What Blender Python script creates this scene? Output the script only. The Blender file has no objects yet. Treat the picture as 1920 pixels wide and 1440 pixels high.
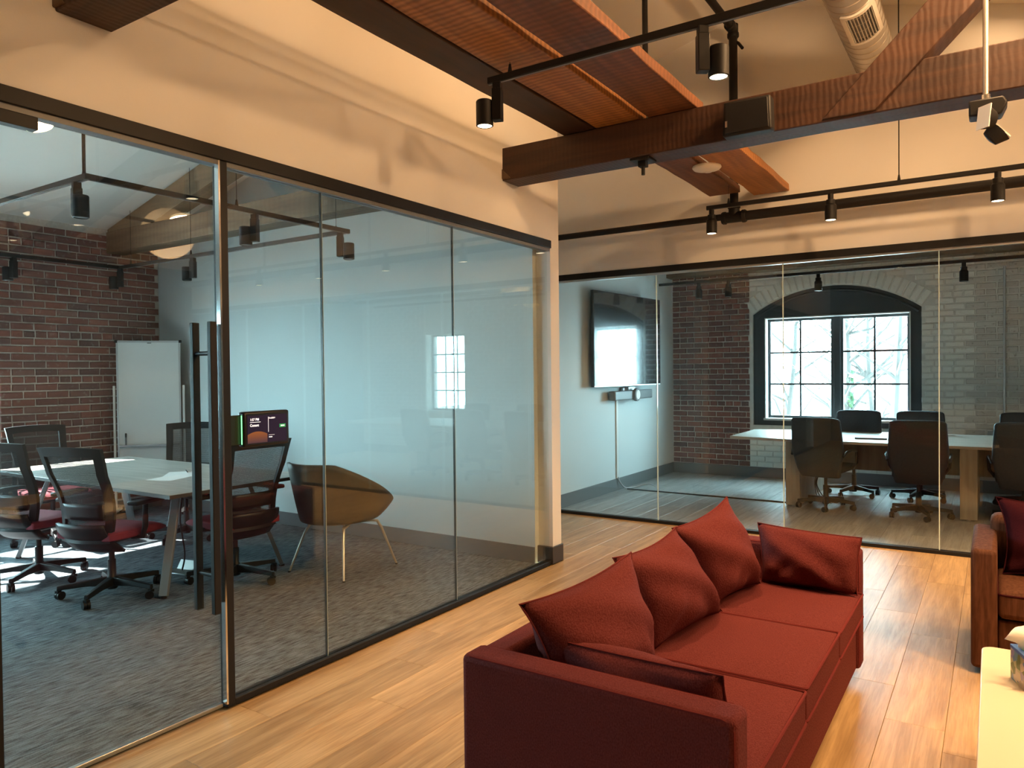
import bpy, bmesh, math, random
from mathutils import Vector, Matrix
random.seed(7)
R = math.radians
C = bpy.context.scene.collection
S = bpy.context.scene

# ------------------------------------------------------------------ camera, world, sun, exposure
CAM_H = 1.52
yaw, pitch, roll = R(33.25185), R(-0.89), R(-0.6115)
fw = Vector((-math.sin(yaw)*math.cos(pitch), math.cos(yaw)*math.cos(pitch), math.sin(pitch)))
r0 = Vector((math.cos(yaw), math.sin(yaw), 0)); u0 = r0.cross(fw)
rt = math.cos(roll)*r0 + math.sin(roll)*u0; up = -math.sin(roll)*r0 + math.cos(roll)*u0
cd = bpy.data.cameras.new('camera'); cam = bpy.data.objects.new('camera', cd); C.objects.link(cam)
cd.sensor_width = 36; cd.lens = 1380.3/1920*36; cd.clip_start = .05; cd.clip_end = 400
M4 = Matrix((rt, up, -fw)).transposed().to_4x4(); M4.translation = (0, 0, CAM_H); cam.matrix_world = M4
S.camera = cam

W = bpy.data.worlds.new('sky'); S.world = W; W.use_nodes = True
bg = W.node_tree.nodes['Background']; bg.inputs[0].default_value = (.53, .85, .95, 1); bg.inputs[1].default_value = 46
sun = bpy.data.lights.new('sun', 'SUN'); sun.energy = 85; sun.angle = R(.6); sun.color = (1, .97, .92)
so = bpy.data.objects.new('sun', sun); C.objects.link(so)
so.rotation_euler = Vector((.74, .28, -.62)).to_track_quat('-Z', 'Y').to_euler()
S.view_settings.view_transform = 'Standard'; S.view_settings.look = 'None'
S.view_settings.gamma = 1; S.view_settings.use_curve_mapping = False
S.view_settings.exposure = 0.0
cy = S.cycles
cy.use_denoising = True
cy.max_bounces = 10; cy.diffuse_bounces = 5; cy.glossy_bounces = 5; cy.transparent_max_bounces = 24; cy.transmission_bounces = 4
cy.caustics_reflective = False; cy.caustics_refractive = False; cy.sample_clamp_indirect = 8
WARM = (1.0, .58, .27)
SPOT_W, DISC_W, FILL_W = 160, 100, 125

def portal(name, loc, rot, sx, sy):           # tells the sampler where daylight enters: gives no light itself
    l = bpy.data.lights.new(name, 'AREA'); l.shape = 'RECTANGLE'; l.size = sx; l.size_y = sy; l.cycles.is_portal = True
    o = bpy.data.objects.new(name, l); C.objects.link(o); o.location = loc; o.rotation_euler = rot
portal('daylight_portal', (-1.81, 10.98, 1.54), (R(-90), 0, 0), 1.8, 1.42)
portal('daylight_portal', (2.5, 10.98, 1.54), (R(-90), 0, 0), .9, 1.42)
portal('daylight_portal', (-8.6, 2.25, 1.54), (0, R(-90), 0), 1.42, 2.1)
portal('daylight_portal', (-8.6, -.75, 1.54), (0, R(-90), 0), 1.42, 2.1)

# ------------------------------------------------------------------ mesh helper
class MB:
    def __init__(s): s.v = []; s.f = []
    def add(s, vs, fs):
        n = len(s.v); s.v += [tuple(q) for q in vs]; s.f += [tuple(i+n for i in f) for f in fs]; return s
    def box(s, x0, x1, y0, y1, z0, z1):
        return s.add([(x0,y0,z0),(x1,y0,z0),(x1,y1,z0),(x0,y1,z0),(x0,y0,z1),(x1,y0,z1),(x1,y1,z1),(x0,y1,z1)],
                     [(0,3,2,1),(4,5,6,7),(0,1,5,4),(1,2,6,5),(2,3,7,6),(3,0,4,7)])
    def obox(s, c, size, m=None):
        a, b, d = size[0]/2, size[1]/2, size[2]/2; m = m or Matrix.Identity(3)
        vs = [Vector(c)+m@Vector(q) for q in [(-a,-b,-d),(a,-b,-d),(a,b,-d),(-a,b,-d),(-a,-b,d),(a,-b,d),(a,b,d),(-a,b,d)]]
        return s.add(vs, [(0,3,2,1),(4,5,6,7),(0,1,5,4),(1,2,6,5),(2,3,7,6),(3,0,4,7)])
    def prism(s, poly, axis, a, b):            # poly of 2D points in the two other axes
        def P(q, t):
            return {'x': (t, q[0], q[1]), 'y': (q[0], t, q[1]), 'z': (q[0], q[1], t)}[axis]
        n = len(poly)
        return s.add([P(q, a) for q in poly]+[P(q, b) for q in poly],
                     [tuple(range(n))[::-1], tuple(range(n, 2*n))]+[(i, (i+1) % n, n+(i+1) % n, n+i) for i in range(n)])
    def bar(s, p0, p1, w, h, upv=(0,0,1)):     # rectangular bar between two points
        p0, p1 = Vector(p0), Vector(p1); d = (p1-p0).normalized(); u = Vector(upv)
        if abs(d.dot(u)) > .99: u = Vector((0,1,0))
        a = d.cross(u).normalized(); b = a.cross(d).normalized()
        vs = [p+a*i*w/2+b*j*h/2 for p in (p0, p1) for i, j in ((-1,-1),(1,-1),(1,1),(-1,1))]
        return s.add(vs, [(0,1,2,3),(7,6,5,4),(0,4,5,1),(1,5,6,2),(2,6,7,3),(3,7,4,0)])
    def tube(s, pts, r, n=10, closed=False, cap=True):
        pts = [Vector(q) for q in pts]; k = len(pts); rs = r if isinstance(r, (list, tuple)) else [r]*k
        vs = []; prev = None
        for i in range(k):
            if closed: t = pts[(i+1) % k]-pts[i-1]
            else: t = pts[min(i+1, k-1)]-pts[max(i-1, 0)]
            t.normalize()
            if prev is None:
                a = t.orthogonal().normalized()
            else:
                a = prev-t*prev.dot(t)
                a = a.normalized() if a.length > 1e-6 else t.orthogonal().normalized()
            prev = a; b = t.cross(a)
            vs += [pts[i]+(a*math.cos(2*math.pi*j/n)+b*math.sin(2*math.pi*j/n))*rs[i] for j in range(n)]
        fs = []
        for i in range(k if closed else k-1):
            i2 = (i+1) % k
            fs += [(i*n+j, i*n+(j+1) % n, i2*n+(j+1) % n, i2*n+j) for j in range(n)]
        if cap and not closed: fs += [tuple(range(n))[::-1], tuple(range((k-1)*n, k*n))]
        return s.add(vs, fs)
    def lathe(s, prof, c=(0,0,0), n=20, axis='z'):
        vs = []; c = Vector(c)
        for r, h in prof:
            for j in range(n):
                a = 2*math.pi*j/n; q = (r*math.cos(a), r*math.sin(a), h)
                if axis == 'y': q = (q[0], q[2], q[1])
                if axis == 'x': q = (q[2], q[0], q[1])
                vs.append(c+Vector(q))
        k = len(prof); fs = [(i*n+j, i*n+(j+1) % n, (i+1)*n+(j+1) % n, (i+1)*n+j) for i in range(k-1) for j in range(n)]
        fs += [tuple(range(n))[::-1], tuple(range((k-1)*n, k*n))]
        return s.add(vs, fs)
    def grid(s, fn, nu, nv, th=None):           # surface fn(u,v); th = thickness vector function or None
        vs = [Vector(fn(i/nu, j/nv)) for i in range(nu+1) for j in range(nv+1)]
        fs = [(i*(nv+1)+j, (i+1)*(nv+1)+j, (i+1)*(nv+1)+j+1, i*(nv+1)+j+1) for i in range(nu) for j in range(nv)]
        return s.add(vs, fs)
    def mesh(s, name, smooth=False, ang=35):
        me = bpy.data.meshes.new(name); me.from_pydata(s.v, [], s.f); me.validate()
        bm = bmesh.new(); bm.from_mesh(me); bmesh.ops.recalc_face_normals(bm, faces=bm.faces); bm.to_mesh(me); bm.free()
        if smooth:
            me.shade_smooth()
            if ang < 180: me.set_sharp_from_angle(angle=R(ang))
        return me
    def build(s, name, mat, parent=None, bevel=0, seg=2, smooth=False, ang=35, sub=0, loc=None, solid=0):
        me = s.mesh(name, smooth or bevel > 0 or sub > 0, 180 if sub else ang); me.materials.append(mat)
        o = bpy.data.objects.new(name, me); C.objects.link(o)
        if parent: o.parent = parent
        if loc: o.location = loc
        if solid:
            m = o.modifiers.new('solid', 'SOLIDIFY'); m.thickness = solid; m.offset = 0
        if bevel:
            m = o.modifiers.new('bevel', 'BEVEL'); m.width = bevel; m.segments = seg; m.limit_method = 'ANGLE'; m.angle_limit = R(35)
        if sub:
            m = o.modifiers.new('sub', 'SUBSURF'); m.levels = sub; m.render_levels = sub
        return o

def tag(o, label=None, cat=None, group=None, kind=None):
    if label: o['label'] = label
    if cat: o['category'] = cat
    if group: o['group'] = group
    if kind: o['kind'] = kind
    return o
def thing(name, label, cat, loc=(0,0,0), rz=0, group=None):
    o = bpy.data.objects.new(name, None); o.empty_display_size = .1; C.objects.link(o)
    o.location = loc; o.rotation_euler = (0, 0, rz)
    return tag(o, label, cat, group)
def root(name, loc=(0,0,0)):
    o = bpy.data.objects.new(name, None); C.objects.link(o); o.location = loc; o['kind'] = 'structure'; return o
def struct(name, mb, mat, **k):
    o = mb.build(name, mat, **k); o['kind'] = 'structure'; return o
def copy_tree(o, parent=None):
    c = o.copy(); C.objects.link(c)
    if parent: c.parent = parent
    for ch in list(o.children): copy_tree(ch, c)
    return c

# ------------------------------------------------------------------ materials
def newmat(name):
    m = bpy.data.materials.new(name); m.use_nodes = True; nt = m.node_tree
    return m, nt, nt.nodes['Principled BSDF'], nt.nodes, nt.links
def mat(name, c1, rough=.5, metal=0, c2=None, scale=(6,6,6), detail=4, bump=0, bscale=None, rnd=0, spec=None, dist=0, contrast=(.3,.7), coord='Object', sheen=0, coat=0):
    m, nt, B, N, L = newmat(name)
    B.inputs['Base Color'].default_value = (*c1, 1); B.inputs['Roughness'].default_value = rough; B.inputs['Metallic'].default_value = metal
    if spec is not None: B.inputs['Specular IOR Level'].default_value = spec
    if sheen: B.inputs['Sheen Weight'].default_value = sheen
    if coat: B.inputs['Coat Weight'].default_value = coat; B.inputs['Coat Roughness'].default_value = .15
    if c2 or bump or rnd:
        tc = N.new('ShaderNodeTexCoord'); mp = N.new('ShaderNodeMapping'); mp.inputs['Scale'].default_value = scale
        src = tc.outputs[coord]
        oi = N.new('ShaderNodeObjectInfo')
        if rnd:
            mu = N.new('ShaderNodeMath'); mu.operation = 'MULTIPLY'; mu.inputs[1].default_value = 37.0; L.new(oi.outputs['Random'], mu.inputs[0])
            va = N.new('ShaderNodeVectorMath'); va.operation = 'ADD'; L.new(src, va.inputs[0]); L.new(mu.outputs[0], va.inputs[1]); src = va.outputs[0]
        L.new(src, mp.inputs['Vector'])
        nz = N.new('ShaderNodeTexNoise'); nz.inputs['Scale'].default_value = 1; nz.inputs['Detail'].default_value = detail
        nz.inputs['Distortion'].default_value = dist; L.new(mp.outputs[0], nz.inputs['Vector'])
        col = None
        if c2:
            rp = N.new('ShaderNodeValToRGB'); rp.color_ramp.elements[0].position = contrast[0]; rp.color_ramp.elements[1].position = contrast[1]
            rp.color_ramp.elements[0].color = (*c1, 1); rp.color_ramp.elements[1].color = (*c2, 1)
            L.new(nz.outputs[0], rp.inputs[0]); col = rp.outputs[0]
        if rnd:
            hs = N.new('ShaderNodeHueSaturation'); mr = N.new('ShaderNodeMapRange')
            mr.inputs['To Min'].default_value = 1-rnd; mr.inputs['To Max'].default_value = 1+rnd
            L.new(oi.outputs['Random'], mr.inputs[0]); L.new(mr.outputs[0], hs.inputs['Value'])
            hs.inputs['Color'].default_value = (*c1, 1)
            if col: L.new(col, hs.inputs['Color'])
            col = hs.outputs[0]
        if col: L.new(col, B.inputs['Base Color'])
        if bump:
            bp = N.new('ShaderNodeBump'); bp.inputs['Strength'].default_value = bump; bp.inputs['Distance'].default_value = .004
            h = nz.outputs[0]
            if bscale:
                mp2 = N.new('ShaderNodeMapping'); mp2.inputs['Scale'].default_value = bscale; L.new(src, mp2.inputs['Vector'])
                n2 = N.new('ShaderNodeTexNoise'); n2.inputs['Scale'].default_value = 1; n2.inputs['Detail'].default_value = 3; L.new(mp2.outputs[0], n2.inputs['Vector']); h = n2.outputs[0]
            L.new(h, bp.inputs['Height']); L.new(bp.outputs[0], B.inputs['Normal'])
    return m
def emit(name, c, s):
    m, nt, B, N, L = newmat(name); B.inputs['Base Color'].default_value = (*c, 1)
    B.inputs['Emission Color'].default_value = (*c, 1); B.inputs['Emission Strength'].default_value = s; B.inputs['Specular IOR Level'].default_value = .1; return m
def glass(name, tint=(.955,.98,.97), f0=.045):
    m = bpy.data.materials.new(name); m.use_nodes = True; nt = m.node_tree; N, L = nt.nodes, nt.links; N.clear()
    out = N.new('ShaderNodeOutputMaterial'); mix = N.new('ShaderNodeMixShader'); tr = N.new('ShaderNodeBsdfTransparent'); gl = N.new('ShaderNodeBsdfGlossy')
    tr.inputs[0].default_value = (*tint, 1); gl.inputs['Roughness'].default_value = 0.0; gl.inputs[0].default_value = (.97,1,.99,1)
    lw = N.new('ShaderNodeLayerWeight'); lw.inputs['Blend'].default_value = .5
    pw = N.new('ShaderNodeMath'); pw.operation = 'POWER'; pw.inputs[1].default_value = 5
    ma = N.new('ShaderNodeMath'); ma.operation = 'MULTIPLY_ADD'; ma.inputs[1].default_value = 1-f0; ma.inputs[2].default_value = f0
    L.new(lw.outputs['Facing'], pw.inputs[0]); L.new(pw.outputs[0], ma.inputs[0]); L.new(ma.outputs[0], mix.inputs[0])
    L.new(tr.outputs[0], mix.inputs[1]); L.new(gl.outputs[0], mix.inputs[2]); L.new(mix.outputs[0], out.inputs[0]); return m
def sawn(name, c1, c2, axis, rough=.6, marks=26, rnd=.12, mk=.09):      # sawn timber: long grain plus curved saw marks across
    m, nt, B, N, L = newmat(name); B.inputs['Roughness'].default_value = rough
    tc = N.new('ShaderNodeTexCoord'); oi = N.new('ShaderNodeObjectInfo')
    va = N.new('ShaderNodeVectorMath'); va.operation = 'ADD'; mu = N.new('ShaderNodeMath'); mu.operation = 'MULTIPLY'; mu.inputs[1].default_value = 23
    L.new(oi.outputs['Random'], mu.inputs[0]); L.new(tc.outputs['Object'], va.inputs[0]); L.new(mu.outputs[0], va.inputs[1])
    mp = N.new('ShaderNodeMapping'); sc = [16, 16, 16]; sc[axis] = 1.3; mp.inputs['Scale'].default_value = sc; L.new(va.outputs[0], mp.inputs[0])
    nz = N.new('ShaderNodeTexNoise'); nz.inputs['Scale'].default_value = 1; nz.inputs['Detail'].default_value = 6; nz.inputs['Distortion'].default_value = .6; L.new(mp.outputs[0], nz.inputs['Vector'])
    wv = N.new('ShaderNodeTexWave'); wv.wave_type = 'BANDS'; wv.bands_direction = 'XYZ'[axis]; wv.inputs['Scale'].default_value = marks/6.283*1.5
    wv.inputs['Distortion'].default_value = 3.4; wv.inputs['Detail'].default_value = 2; wv.inputs['Detail Scale'].default_value = 1.2; L.new(va.outputs[0], wv.inputs['Vector'])
    rp = N.new('ShaderNodeValToRGB'); rp.color_ramp.elements[0].position = .3; rp.color_ramp.elements[1].position = .72
    rp.color_ramp.elements[0].color = (*c1, 1); rp.color_ramp.elements[1].color = (*c2, 1); L.new(nz.outputs[0], rp.inputs[0])
    mx = N.new('ShaderNodeMix'); mx.data_type = 'RGBA'; mx.blend_type = 'MULTIPLY'; mx.inputs[0].default_value = mk
    L.new(rp.outputs[0], mx.inputs[6]); L.new(wv.outputs['Color'], mx.inputs[7])
    hs = N.new('ShaderNodeHueSaturation'); mr = N.new('ShaderNodeMapRange'); mr.inputs['To Min'].default_value = 1-rnd; mr.inputs['To Max'].default_value = 1+rnd
    L.new(oi.outputs['Random'], mr.inputs[0]); L.new(mr.outputs[0], hs.inputs['Value']); L.new(mx.outputs[2], hs.inputs['Color']); L.new(hs.outputs[0], B.inputs['Base Color'])
    bp = N.new('ShaderNodeBump'); bp.inputs['Strength'].default_value = .2; bp.inputs['Distance'].default_value = .005
    ad = N.new('ShaderNodeMath'); ad.operation = 'ADD'; L.new(nz.outputs[0], ad.inputs[0]); L.new(wv.outputs['Fac'], ad.inputs[1]); L.new(ad.outputs[0], bp.inputs['Height']); L.new(bp.outputs[0], B.inputs['Normal'])
    return m

M = {}
M['paint'] = mat('wall_paint', (.80,.79,.76), .75, c2=(.83,.82,.79), scale=(2,2,2), bump=.12, bscale=(160,160,160))
M['paint2'] = mat('room_paint', (.62,.675,.68), .75, c2=(.64,.695,.70), scale=(2,2,2), bump=.12, bscale=(160,160,160))
M['dark_unseen'] = mat('dark_unseen_wall', (.085,.088,.09), .8, bump=.1, bscale=(120,120,120))  # unseen walls darkened to dim their reflection in the glass
M['ceil'] = mat('ceiling_paint', (.84,.83,.80), .8, bump=.1, bscale=(120,120,120))
M['plank'] = None
M['carpet'] = None
M['mortar'] = mat('mortar', (.70,.66,.61), .95, c2=(.56,.52,.48), scale=(30,30,30), bump=.6)
M['whitemortar'] = mat('painted_mortar', (.76,.75,.71), .85, c2=(.66,.65,.61), scale=(14,14,14), bump=.6)
M['beam_x'] = sawn('sawn_beam', (.026,.009,.0042), (.062,.023,.0095), 0, marks=42)
M['beam_y'] = sawn('sawn_plank_brown', (.12,.046,.020), (.25,.098,.042), 1, mk=.3, marks=30)
M['orange_y'] = sawn('sawn_plank_orange', (.32,.125,.035), (.56,.245,.072), 1, mk=.42, marks=34)
M['dark_y'] = sawn('old_dark_plank', (.028,.012,.007), (.06,.026,.013), 1, marks=5)
M['oldbeam_x'] = sawn('aged_beam', (.095,.054,.028), (.20,.122,.066), 0, marks=20)
M['black'] = mat('black_metal', (.009,.009,.010), .5, 0, spec=.3)
M['blackm'] = mat('black_powder_coat', (.012,.011,.011), .55, spec=.3)
M['bronze'] = mat('dark_bronze_base', (.045,.036,.030), .55)
M['greybase'] = mat('grey_baseboard', (.13,.14,.145), .5)
M['chrome'] = mat('chrome', (.85,.86,.87), .12, 1)
M['steel'] = mat('brushed_steel', (.6,.59,.57), .32, 1)
M['galv'] = mat('galvanized_sheet', (.62,.58,.53), .42, .85, c2=(.50,.47,.43), scale=(8,3,8), rnd=.04)
M['white_pl'] = mat('white_plastic', (.82,.81,.78), .4)
M['grey_pl'] = mat('grey_plastic', (.16,.17,.18), .45)
M['black_pl'] = mat('black_plastic', (.011,.012,.014), .42, spec=.35)
M['charcoal'] = mat('charcoal_panel', (.035,.045,.052), .5, c2=(.045,.052,.058), scale=(5,5,5))
M['glass'] = glass('partition_glass', (.955,.985,.978), .050)
M['glass2'] = glass('far_partition_glass', (.958,.985,.98), .030)
M['winglass'] = glass('window_glass', (.98,.99,.99), .04)
M['edge'] = mat('glass_edge', (.72,.90,.88), .12, 0, spec=.8)  # edge colour lifted to carry the window's reflection in the seams
M['edge2'] = mat('dim_glass_edge', (.30,.40,.39), .12, 0, spec=.8)
M['darkgasket'] = mat('dark_gasket', (.03,.04,.04), .3)
M['red'] = mat('red_sofa_fabric', (.098,.0175,.019), .9, c2=(.142,.033,.031), scale=(260,150,150), bump=.8, contrast=(.35,.65), spec=.12)
M['redpip'] = mat('red_piping', (.135,.022,.022), .85, spec=.12, bump=.4, scale=(300,300,300))
M['chairred'] = mat('crimson_seat_fabric', (.20,.016,.032), .8, c2=(.25,.024,.042), scale=(200,200,200), bump=.4)
M['maroon'] = mat('maroon_fabric', (.032,.0045,.008), .9, c2=(.045,.007,.011), scale=(200,200,200), bump=.5, spec=.08)
M['brownfab'] = mat('chestnut_chenille', (.066,.024,.012), .85, c2=(.125,.052,.028), scale=(70,70,9), bump=.7, contrast=(.35,.7), spec=.2)
M['cream'] = mat('cream_laminate', (.66,.58,.44), .35)
M['navy'] = mat('charcoal_upholstery', (.017,.022,.031), .65, c2=(.023,.029,.039), scale=(60,60,60), bump=.2)
M['taupe'] = mat('taupe_shell', (.050,.044,.038), .55, c2=(.062,.054,.047), scale=(60,60,60), bump=.1)
M['tan'] = mat('champagne_metal', (.55,.48,.38), .35, .6)
M['lam'] = mat('grey_oak_laminate', (.36,.34,.31), .38, c2=(.50,.47,.43), scale=(2,22,22), detail=6)
M['lamx'] = mat('bleached_oak_laminate', (.40,.36,.31), .38, c2=(.55,.51,.45), scale=(2,22,22), detail=6)
M['lamz'] = mat('bleached_oak_panel', (.30,.25,.20), .5, c2=(.44,.38,.31), scale=(22,22,2), detail=6)
M['darkedge'] = mat('dark_edge_band', (.05,.045,.04), .5)
M['board'] = mat('whiteboard_enamel', (.90,.93,.93), .22)
M['alu'] = mat('aluminium', (.62,.63,.64), .35, .8)
M['legmetal'] = mat('grey_leg_metal', (.26,.27,.28), .4, .3)
M['screen'] = mat('tv_screen', (.012,.014,.016), .04, spec=1.0, coat=1)
M['paper'] = mat('paper', (.85,.85,.84), .8)
M['cable'] = mat('grey_cable', (.50,.52,.54), .5)
M['lampglow'] = emit('lamp_glow', (1.0,.80,.50), 9)
M['discglow'] = emit('disc_glow', (1.0,.74,.42), 4)
M['led'] = emit('green_led', (.22,1.0,.34), 2.2)
M['ground'] = mat('snowy_ground', (.72,.73,.74), .9, c2=(.55,.55,.53), scale=(.4,.4,.4))
M['bark'] = mat('bark', (.018,.0165,.015), .9, c2=(.036,.032,.029), scale=(8,8,2), bump=.5)
M['leaf'] = mat('ivy_green', (.012,.040,.012), .7)
M['redroof'] = mat('red_roof', (.05,.014,.009), .8)
M['plaster'] = mat('pale_siding', (.70,.68,.64), .8)

def mesh_fabric():
    m = bpy.data.materials.new('chair_mesh'); m.use_nodes = True; nt = m.node_tree; N, L = nt.nodes, nt.links; B = N['Principled BSDF']
    B.inputs['Base Color'].default_value = (.03,.032,.036,1); B.inputs['Roughness'].default_value = .7
    tr = N.new('ShaderNodeBsdfTransparent'); mx = N.new('ShaderNodeMixShader'); out = N['Material Output']
    tc = N.new('ShaderNodeTexCoord'); w = N.new('ShaderNodeTexWave'); w.bands_direction = 'Z'; w.inputs['Scale'].default_value = 45; L.new(tc.outputs['Object'], w.inputs[0])
    mr = N.new('ShaderNodeMapRange'); mr.inputs['To Min'].default_value = .6; mr.inputs['To Max'].default_value = .93; L.new(w.outputs['Fac'], mr.inputs[0])
    L.new(mr.outputs[0], mx.inputs[0]); L.new(tr.outputs[0], mx.inputs[1]); L.new(B.outputs[0], mx.inputs[2]); L.new(mx.outputs[0], out.inputs[0]); return m
M['mesh'] = mesh_fabric()

def plank_mat(name, ca, cb):
    m, nt, B, N, L = newmat(name); tc = N.new('ShaderNodeTexCoord'); oi = N.new('ShaderNodeObjectInfo')
    mu = N.new('ShaderNodeMath'); mu.operation = 'MULTIPLY'; mu.inputs[1].default_value = 61; L.new(oi.outputs['Random'], mu.inputs[0])
    va = N.new('ShaderNodeVectorMath'); va.operation = 'ADD'; L.new(tc.outputs['Object'], va.inputs[0]); L.new(mu.outputs[0], va.inputs[1])
    mp = N.new('ShaderNodeMapping'); mp.inputs['Scale'].default_value = (13, 1.1, 1); L.new(va.outputs[0], mp.inputs[0])
    n1 = N.new('ShaderNodeTexNoise'); n1.inputs['Scale'].default_value = 1; n1.inputs['Detail'].default_value = 5; n1.inputs['Distortion'].default_value = 1.2; L.new(mp.outputs[0], n1.inputs['Vector'])
    mp2 = N.new('ShaderNodeMapping'); mp2.inputs['Scale'].default_value = (110, 5, 1); L.new(va.outputs[0], mp2.inputs[0])
    n2 = N.new('ShaderNodeTexNoise'); n2.inputs['Scale'].default_value = 1; n2.inputs['Detail'].default_value = 3; n2.inputs['Distortion'].default_value = .8; L.new(mp2.outputs[0], n2.inputs['Vector'])
    rp = N.new('ShaderNodeValToRGB'); e = rp.color_ramp.elements; e[0].position = .28; e[1].position = .75; e[0].color = (*ca, 1); e[1].color = (*cb, 1)
    L.new(n1.outputs[0], rp.inputs[0])
    mx = N.new('ShaderNodeMix'); mx.data_type = 'RGBA'; mx.blend_type = 'MULTIPLY'; mx.inputs[0].default_value = .35; L.new(rp.outputs[0], mx.inputs[6])
    r2 = N.new('ShaderNodeValToRGB'); r2.color_ramp.elements[0].position = .35; r2.color_ramp.elements[1].position = .6; r2.color_ramp.elements[0].color = (.45,.40,.36,1); L.new(n2.outputs[0], r2.inputs[0]); L.new(r2.outputs[0], mx.inputs[7])
    hs = N.new('ShaderNodeHueSaturation'); mr = N.new('ShaderNodeMapRange'); mr.inputs['To Min'].default_value = .86; mr.inputs['To Max'].default_value = 1.12
    L.new(oi.outputs['Random'], mr.inputs[0]); L.new(mr.outputs[0], hs.inputs['Value']); L.new(mx.outputs[2], hs.inputs['Color']); L.new(hs.outputs[0], B.inputs['Base Color'])
    B.inputs['Roughness'].default_value = .40
    bp = N.new('ShaderNodeBump'); bp.inputs['Strength'].default_value = .35; bp.inputs['Distance'].default_value = .0025; L.new(n2.outputs[0], bp.inputs['Height']); L.new(bp.outputs[0], B.inputs['Normal'])
    return m
M['plank'] = plank_mat('oak_plank', (.34,.215,.095), (.60,.42,.215)); M['plank2'] = plank_mat('grey_plank', (.22,.215,.205), (.42,.42,.41))
def carpet_mat():
    m, nt, B, N, L = newmat('streaked_carpet'); tc = N.new('ShaderNodeTexCoord')
    def nz(sc, d):
        mp = N.new('ShaderNodeMapping'); mp.inputs['Scale'].default_value = sc; L.new(tc.outputs['Object'], mp.inputs[0])
        n = N.new('ShaderNodeTexNoise'); n.inputs['Scale'].default_value = 1; n.inputs['Detail'].default_value = d; L.new(mp.outputs[0], n.inputs['Vector']); return n.outputs[0]
    a = nz((75, 11, 1), 4); b = nz((190, 150, 1), 2); c = nz((1.3, .8, 1), 2)
    ad = N.new('ShaderNodeMath'); ad.operation = 'MULTIPLY_ADD'; ad.inputs[1].default_value = .35; L.new(b, ad.inputs[0]); L.new(a, ad.inputs[2])
    a2 = N.new('ShaderNodeMath'); a2.operation = 'MULTIPLY_ADD'; a2.inputs[1].default_value = .25; L.new(c, a2.inputs[0]); L.new(ad.outputs[0], a2.inputs[2])
    rp = N.new('ShaderNodeValToRGB'); e = rp.color_ramp.elements; e[0].position = .62; e[1].position = .98; e[0].color = (.032,.040,.047,1); e[1].color = (.19,.215,.235,1)
    L.new(a2.outputs[0], rp.inputs[0]); L.new(rp.outputs[0], B.inputs['Base Color']); B.inputs['Roughness'].default_value = .95; B.inputs['Specular IOR Level'].default_value = .1
    bp = N.new('ShaderNodeBump'); bp.inputs['Strength'].default_value = .8; bp.inputs['Distance'].default_value = .006; L.new(ad.outputs[0], bp.inputs['Height']); L.new(bp.outputs[0], B.inputs['Normal'])
    return m
M['carpet'] = carpet_mat()
def brick_mat(name, cols, rough=.85, wear=None, wcol=(.45,.41,.37)):
    m, nt, B, N, L = newmat(name); tc = N.new('ShaderNodeTexCoord'); oi = N.new('ShaderNodeObjectInfo')
    rp = N.new('ShaderNodeValToRGB'); rp.color_ramp.interpolation = 'LINEAR'
    for i, c in enumerate(cols):
        e = rp.color_ramp.elements[i] if i < 2 else rp.color_ramp.elements.new(i/(len(cols)-1))
        e.position = i/(len(cols)-1)
    for i, e in enumerate(rp.color_ramp.elements): e.color = (*cols[i], 1)
    L.new(oi.outputs['Random'], rp.inputs[0])
    va = N.new('ShaderNodeVectorMath'); va.operation = 'ADD'; mu = N.new('ShaderNodeMath'); mu.operation = 'MULTIPLY'; mu.inputs[1].default_value = 91; L.new(oi.outputs['Random'], mu.inputs[0]); L.new(tc.outputs['Object'], va.inputs[0]); L.new(mu.outputs[0], va.inputs[1])
    nz = N.new('ShaderNodeTexNoise'); nz.inputs['Scale'].default_value = 22; nz.inputs['Detail'].default_value = 5; L.new(va.outputs[0], nz.inputs['Vector'])
    r2 = N.new('ShaderNodeValToRGB'); r2.color_ramp.elements[0].position = .60; r2.color_ramp.elements[1].position = .72; L.new(nz.outputs[0], r2.inputs[0])
    sc = N.new('ShaderNodeMath'); sc.operation = 'MULTIPLY'; sc.inputs[1].default_value = .35 if wear is None else wear; L.new(r2.outputs[0], sc.inputs[0])
    mx = N.new('ShaderNodeMix'); mx.data_type = 'RGBA'; L.new(sc.outputs[0], mx.inputs[0]); L.new(rp.outputs[0], mx.inputs[6]); mx.inputs[7].default_value = (*wcol, 1)
    L.new(mx.outputs[2], B.inputs['Base Color']); B.inputs['Roughness'].default_value = rough
    bp = N.new('ShaderNodeBump'); bp.inputs['Strength'].default_value = .7; bp.inputs['Distance'].default_value = .006; L.new(nz.outputs[0], bp.inputs['Height']); L.new(bp.outputs[0], B.inputs['Normal'])
    return m
M['brick'] = brick_mat('red_brick', [(.14,.060,.050),(.20,.075,.057),(.25,.092,.064),(.17,.072,.058),(.11,.056,.050),(.22,.105,.082)])
M['wbrick'] = brick_mat('white_painted_brick', [(.84,.83,.79),(.87,.86,.82),(.81,.80,.75),(.85,.84,.79)], .7, wear=.22, wcol=(.36,.31,.26))
M['gbrick'] = brick_mat('grey_painted_brick', [(.60,.59,.56),(.66,.65,.61),(.56,.54,.51),(.64,.60,.56)], .8, wear=.6, wcol=(.22,.17,.14))  # greyer base with more brown patches than the white brick

# ------------------------------------------------------------------ dimensions of the place
XA, YB = -2.93, 6.9             # glass partition planes
XW, YN, XE, YS = -8.22, 10.6, 4.57, -3.0
YR = 4.98                       # rear wall of the carpeted room
XT = -4.05                      # television wall
RX, RZ, RS = -1.83, 4.83, .262  # ridge
def roof(x): return RZ-RS*abs(x-RX)
HT, HB = 2.555, 2.495           # black glazing header

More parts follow.
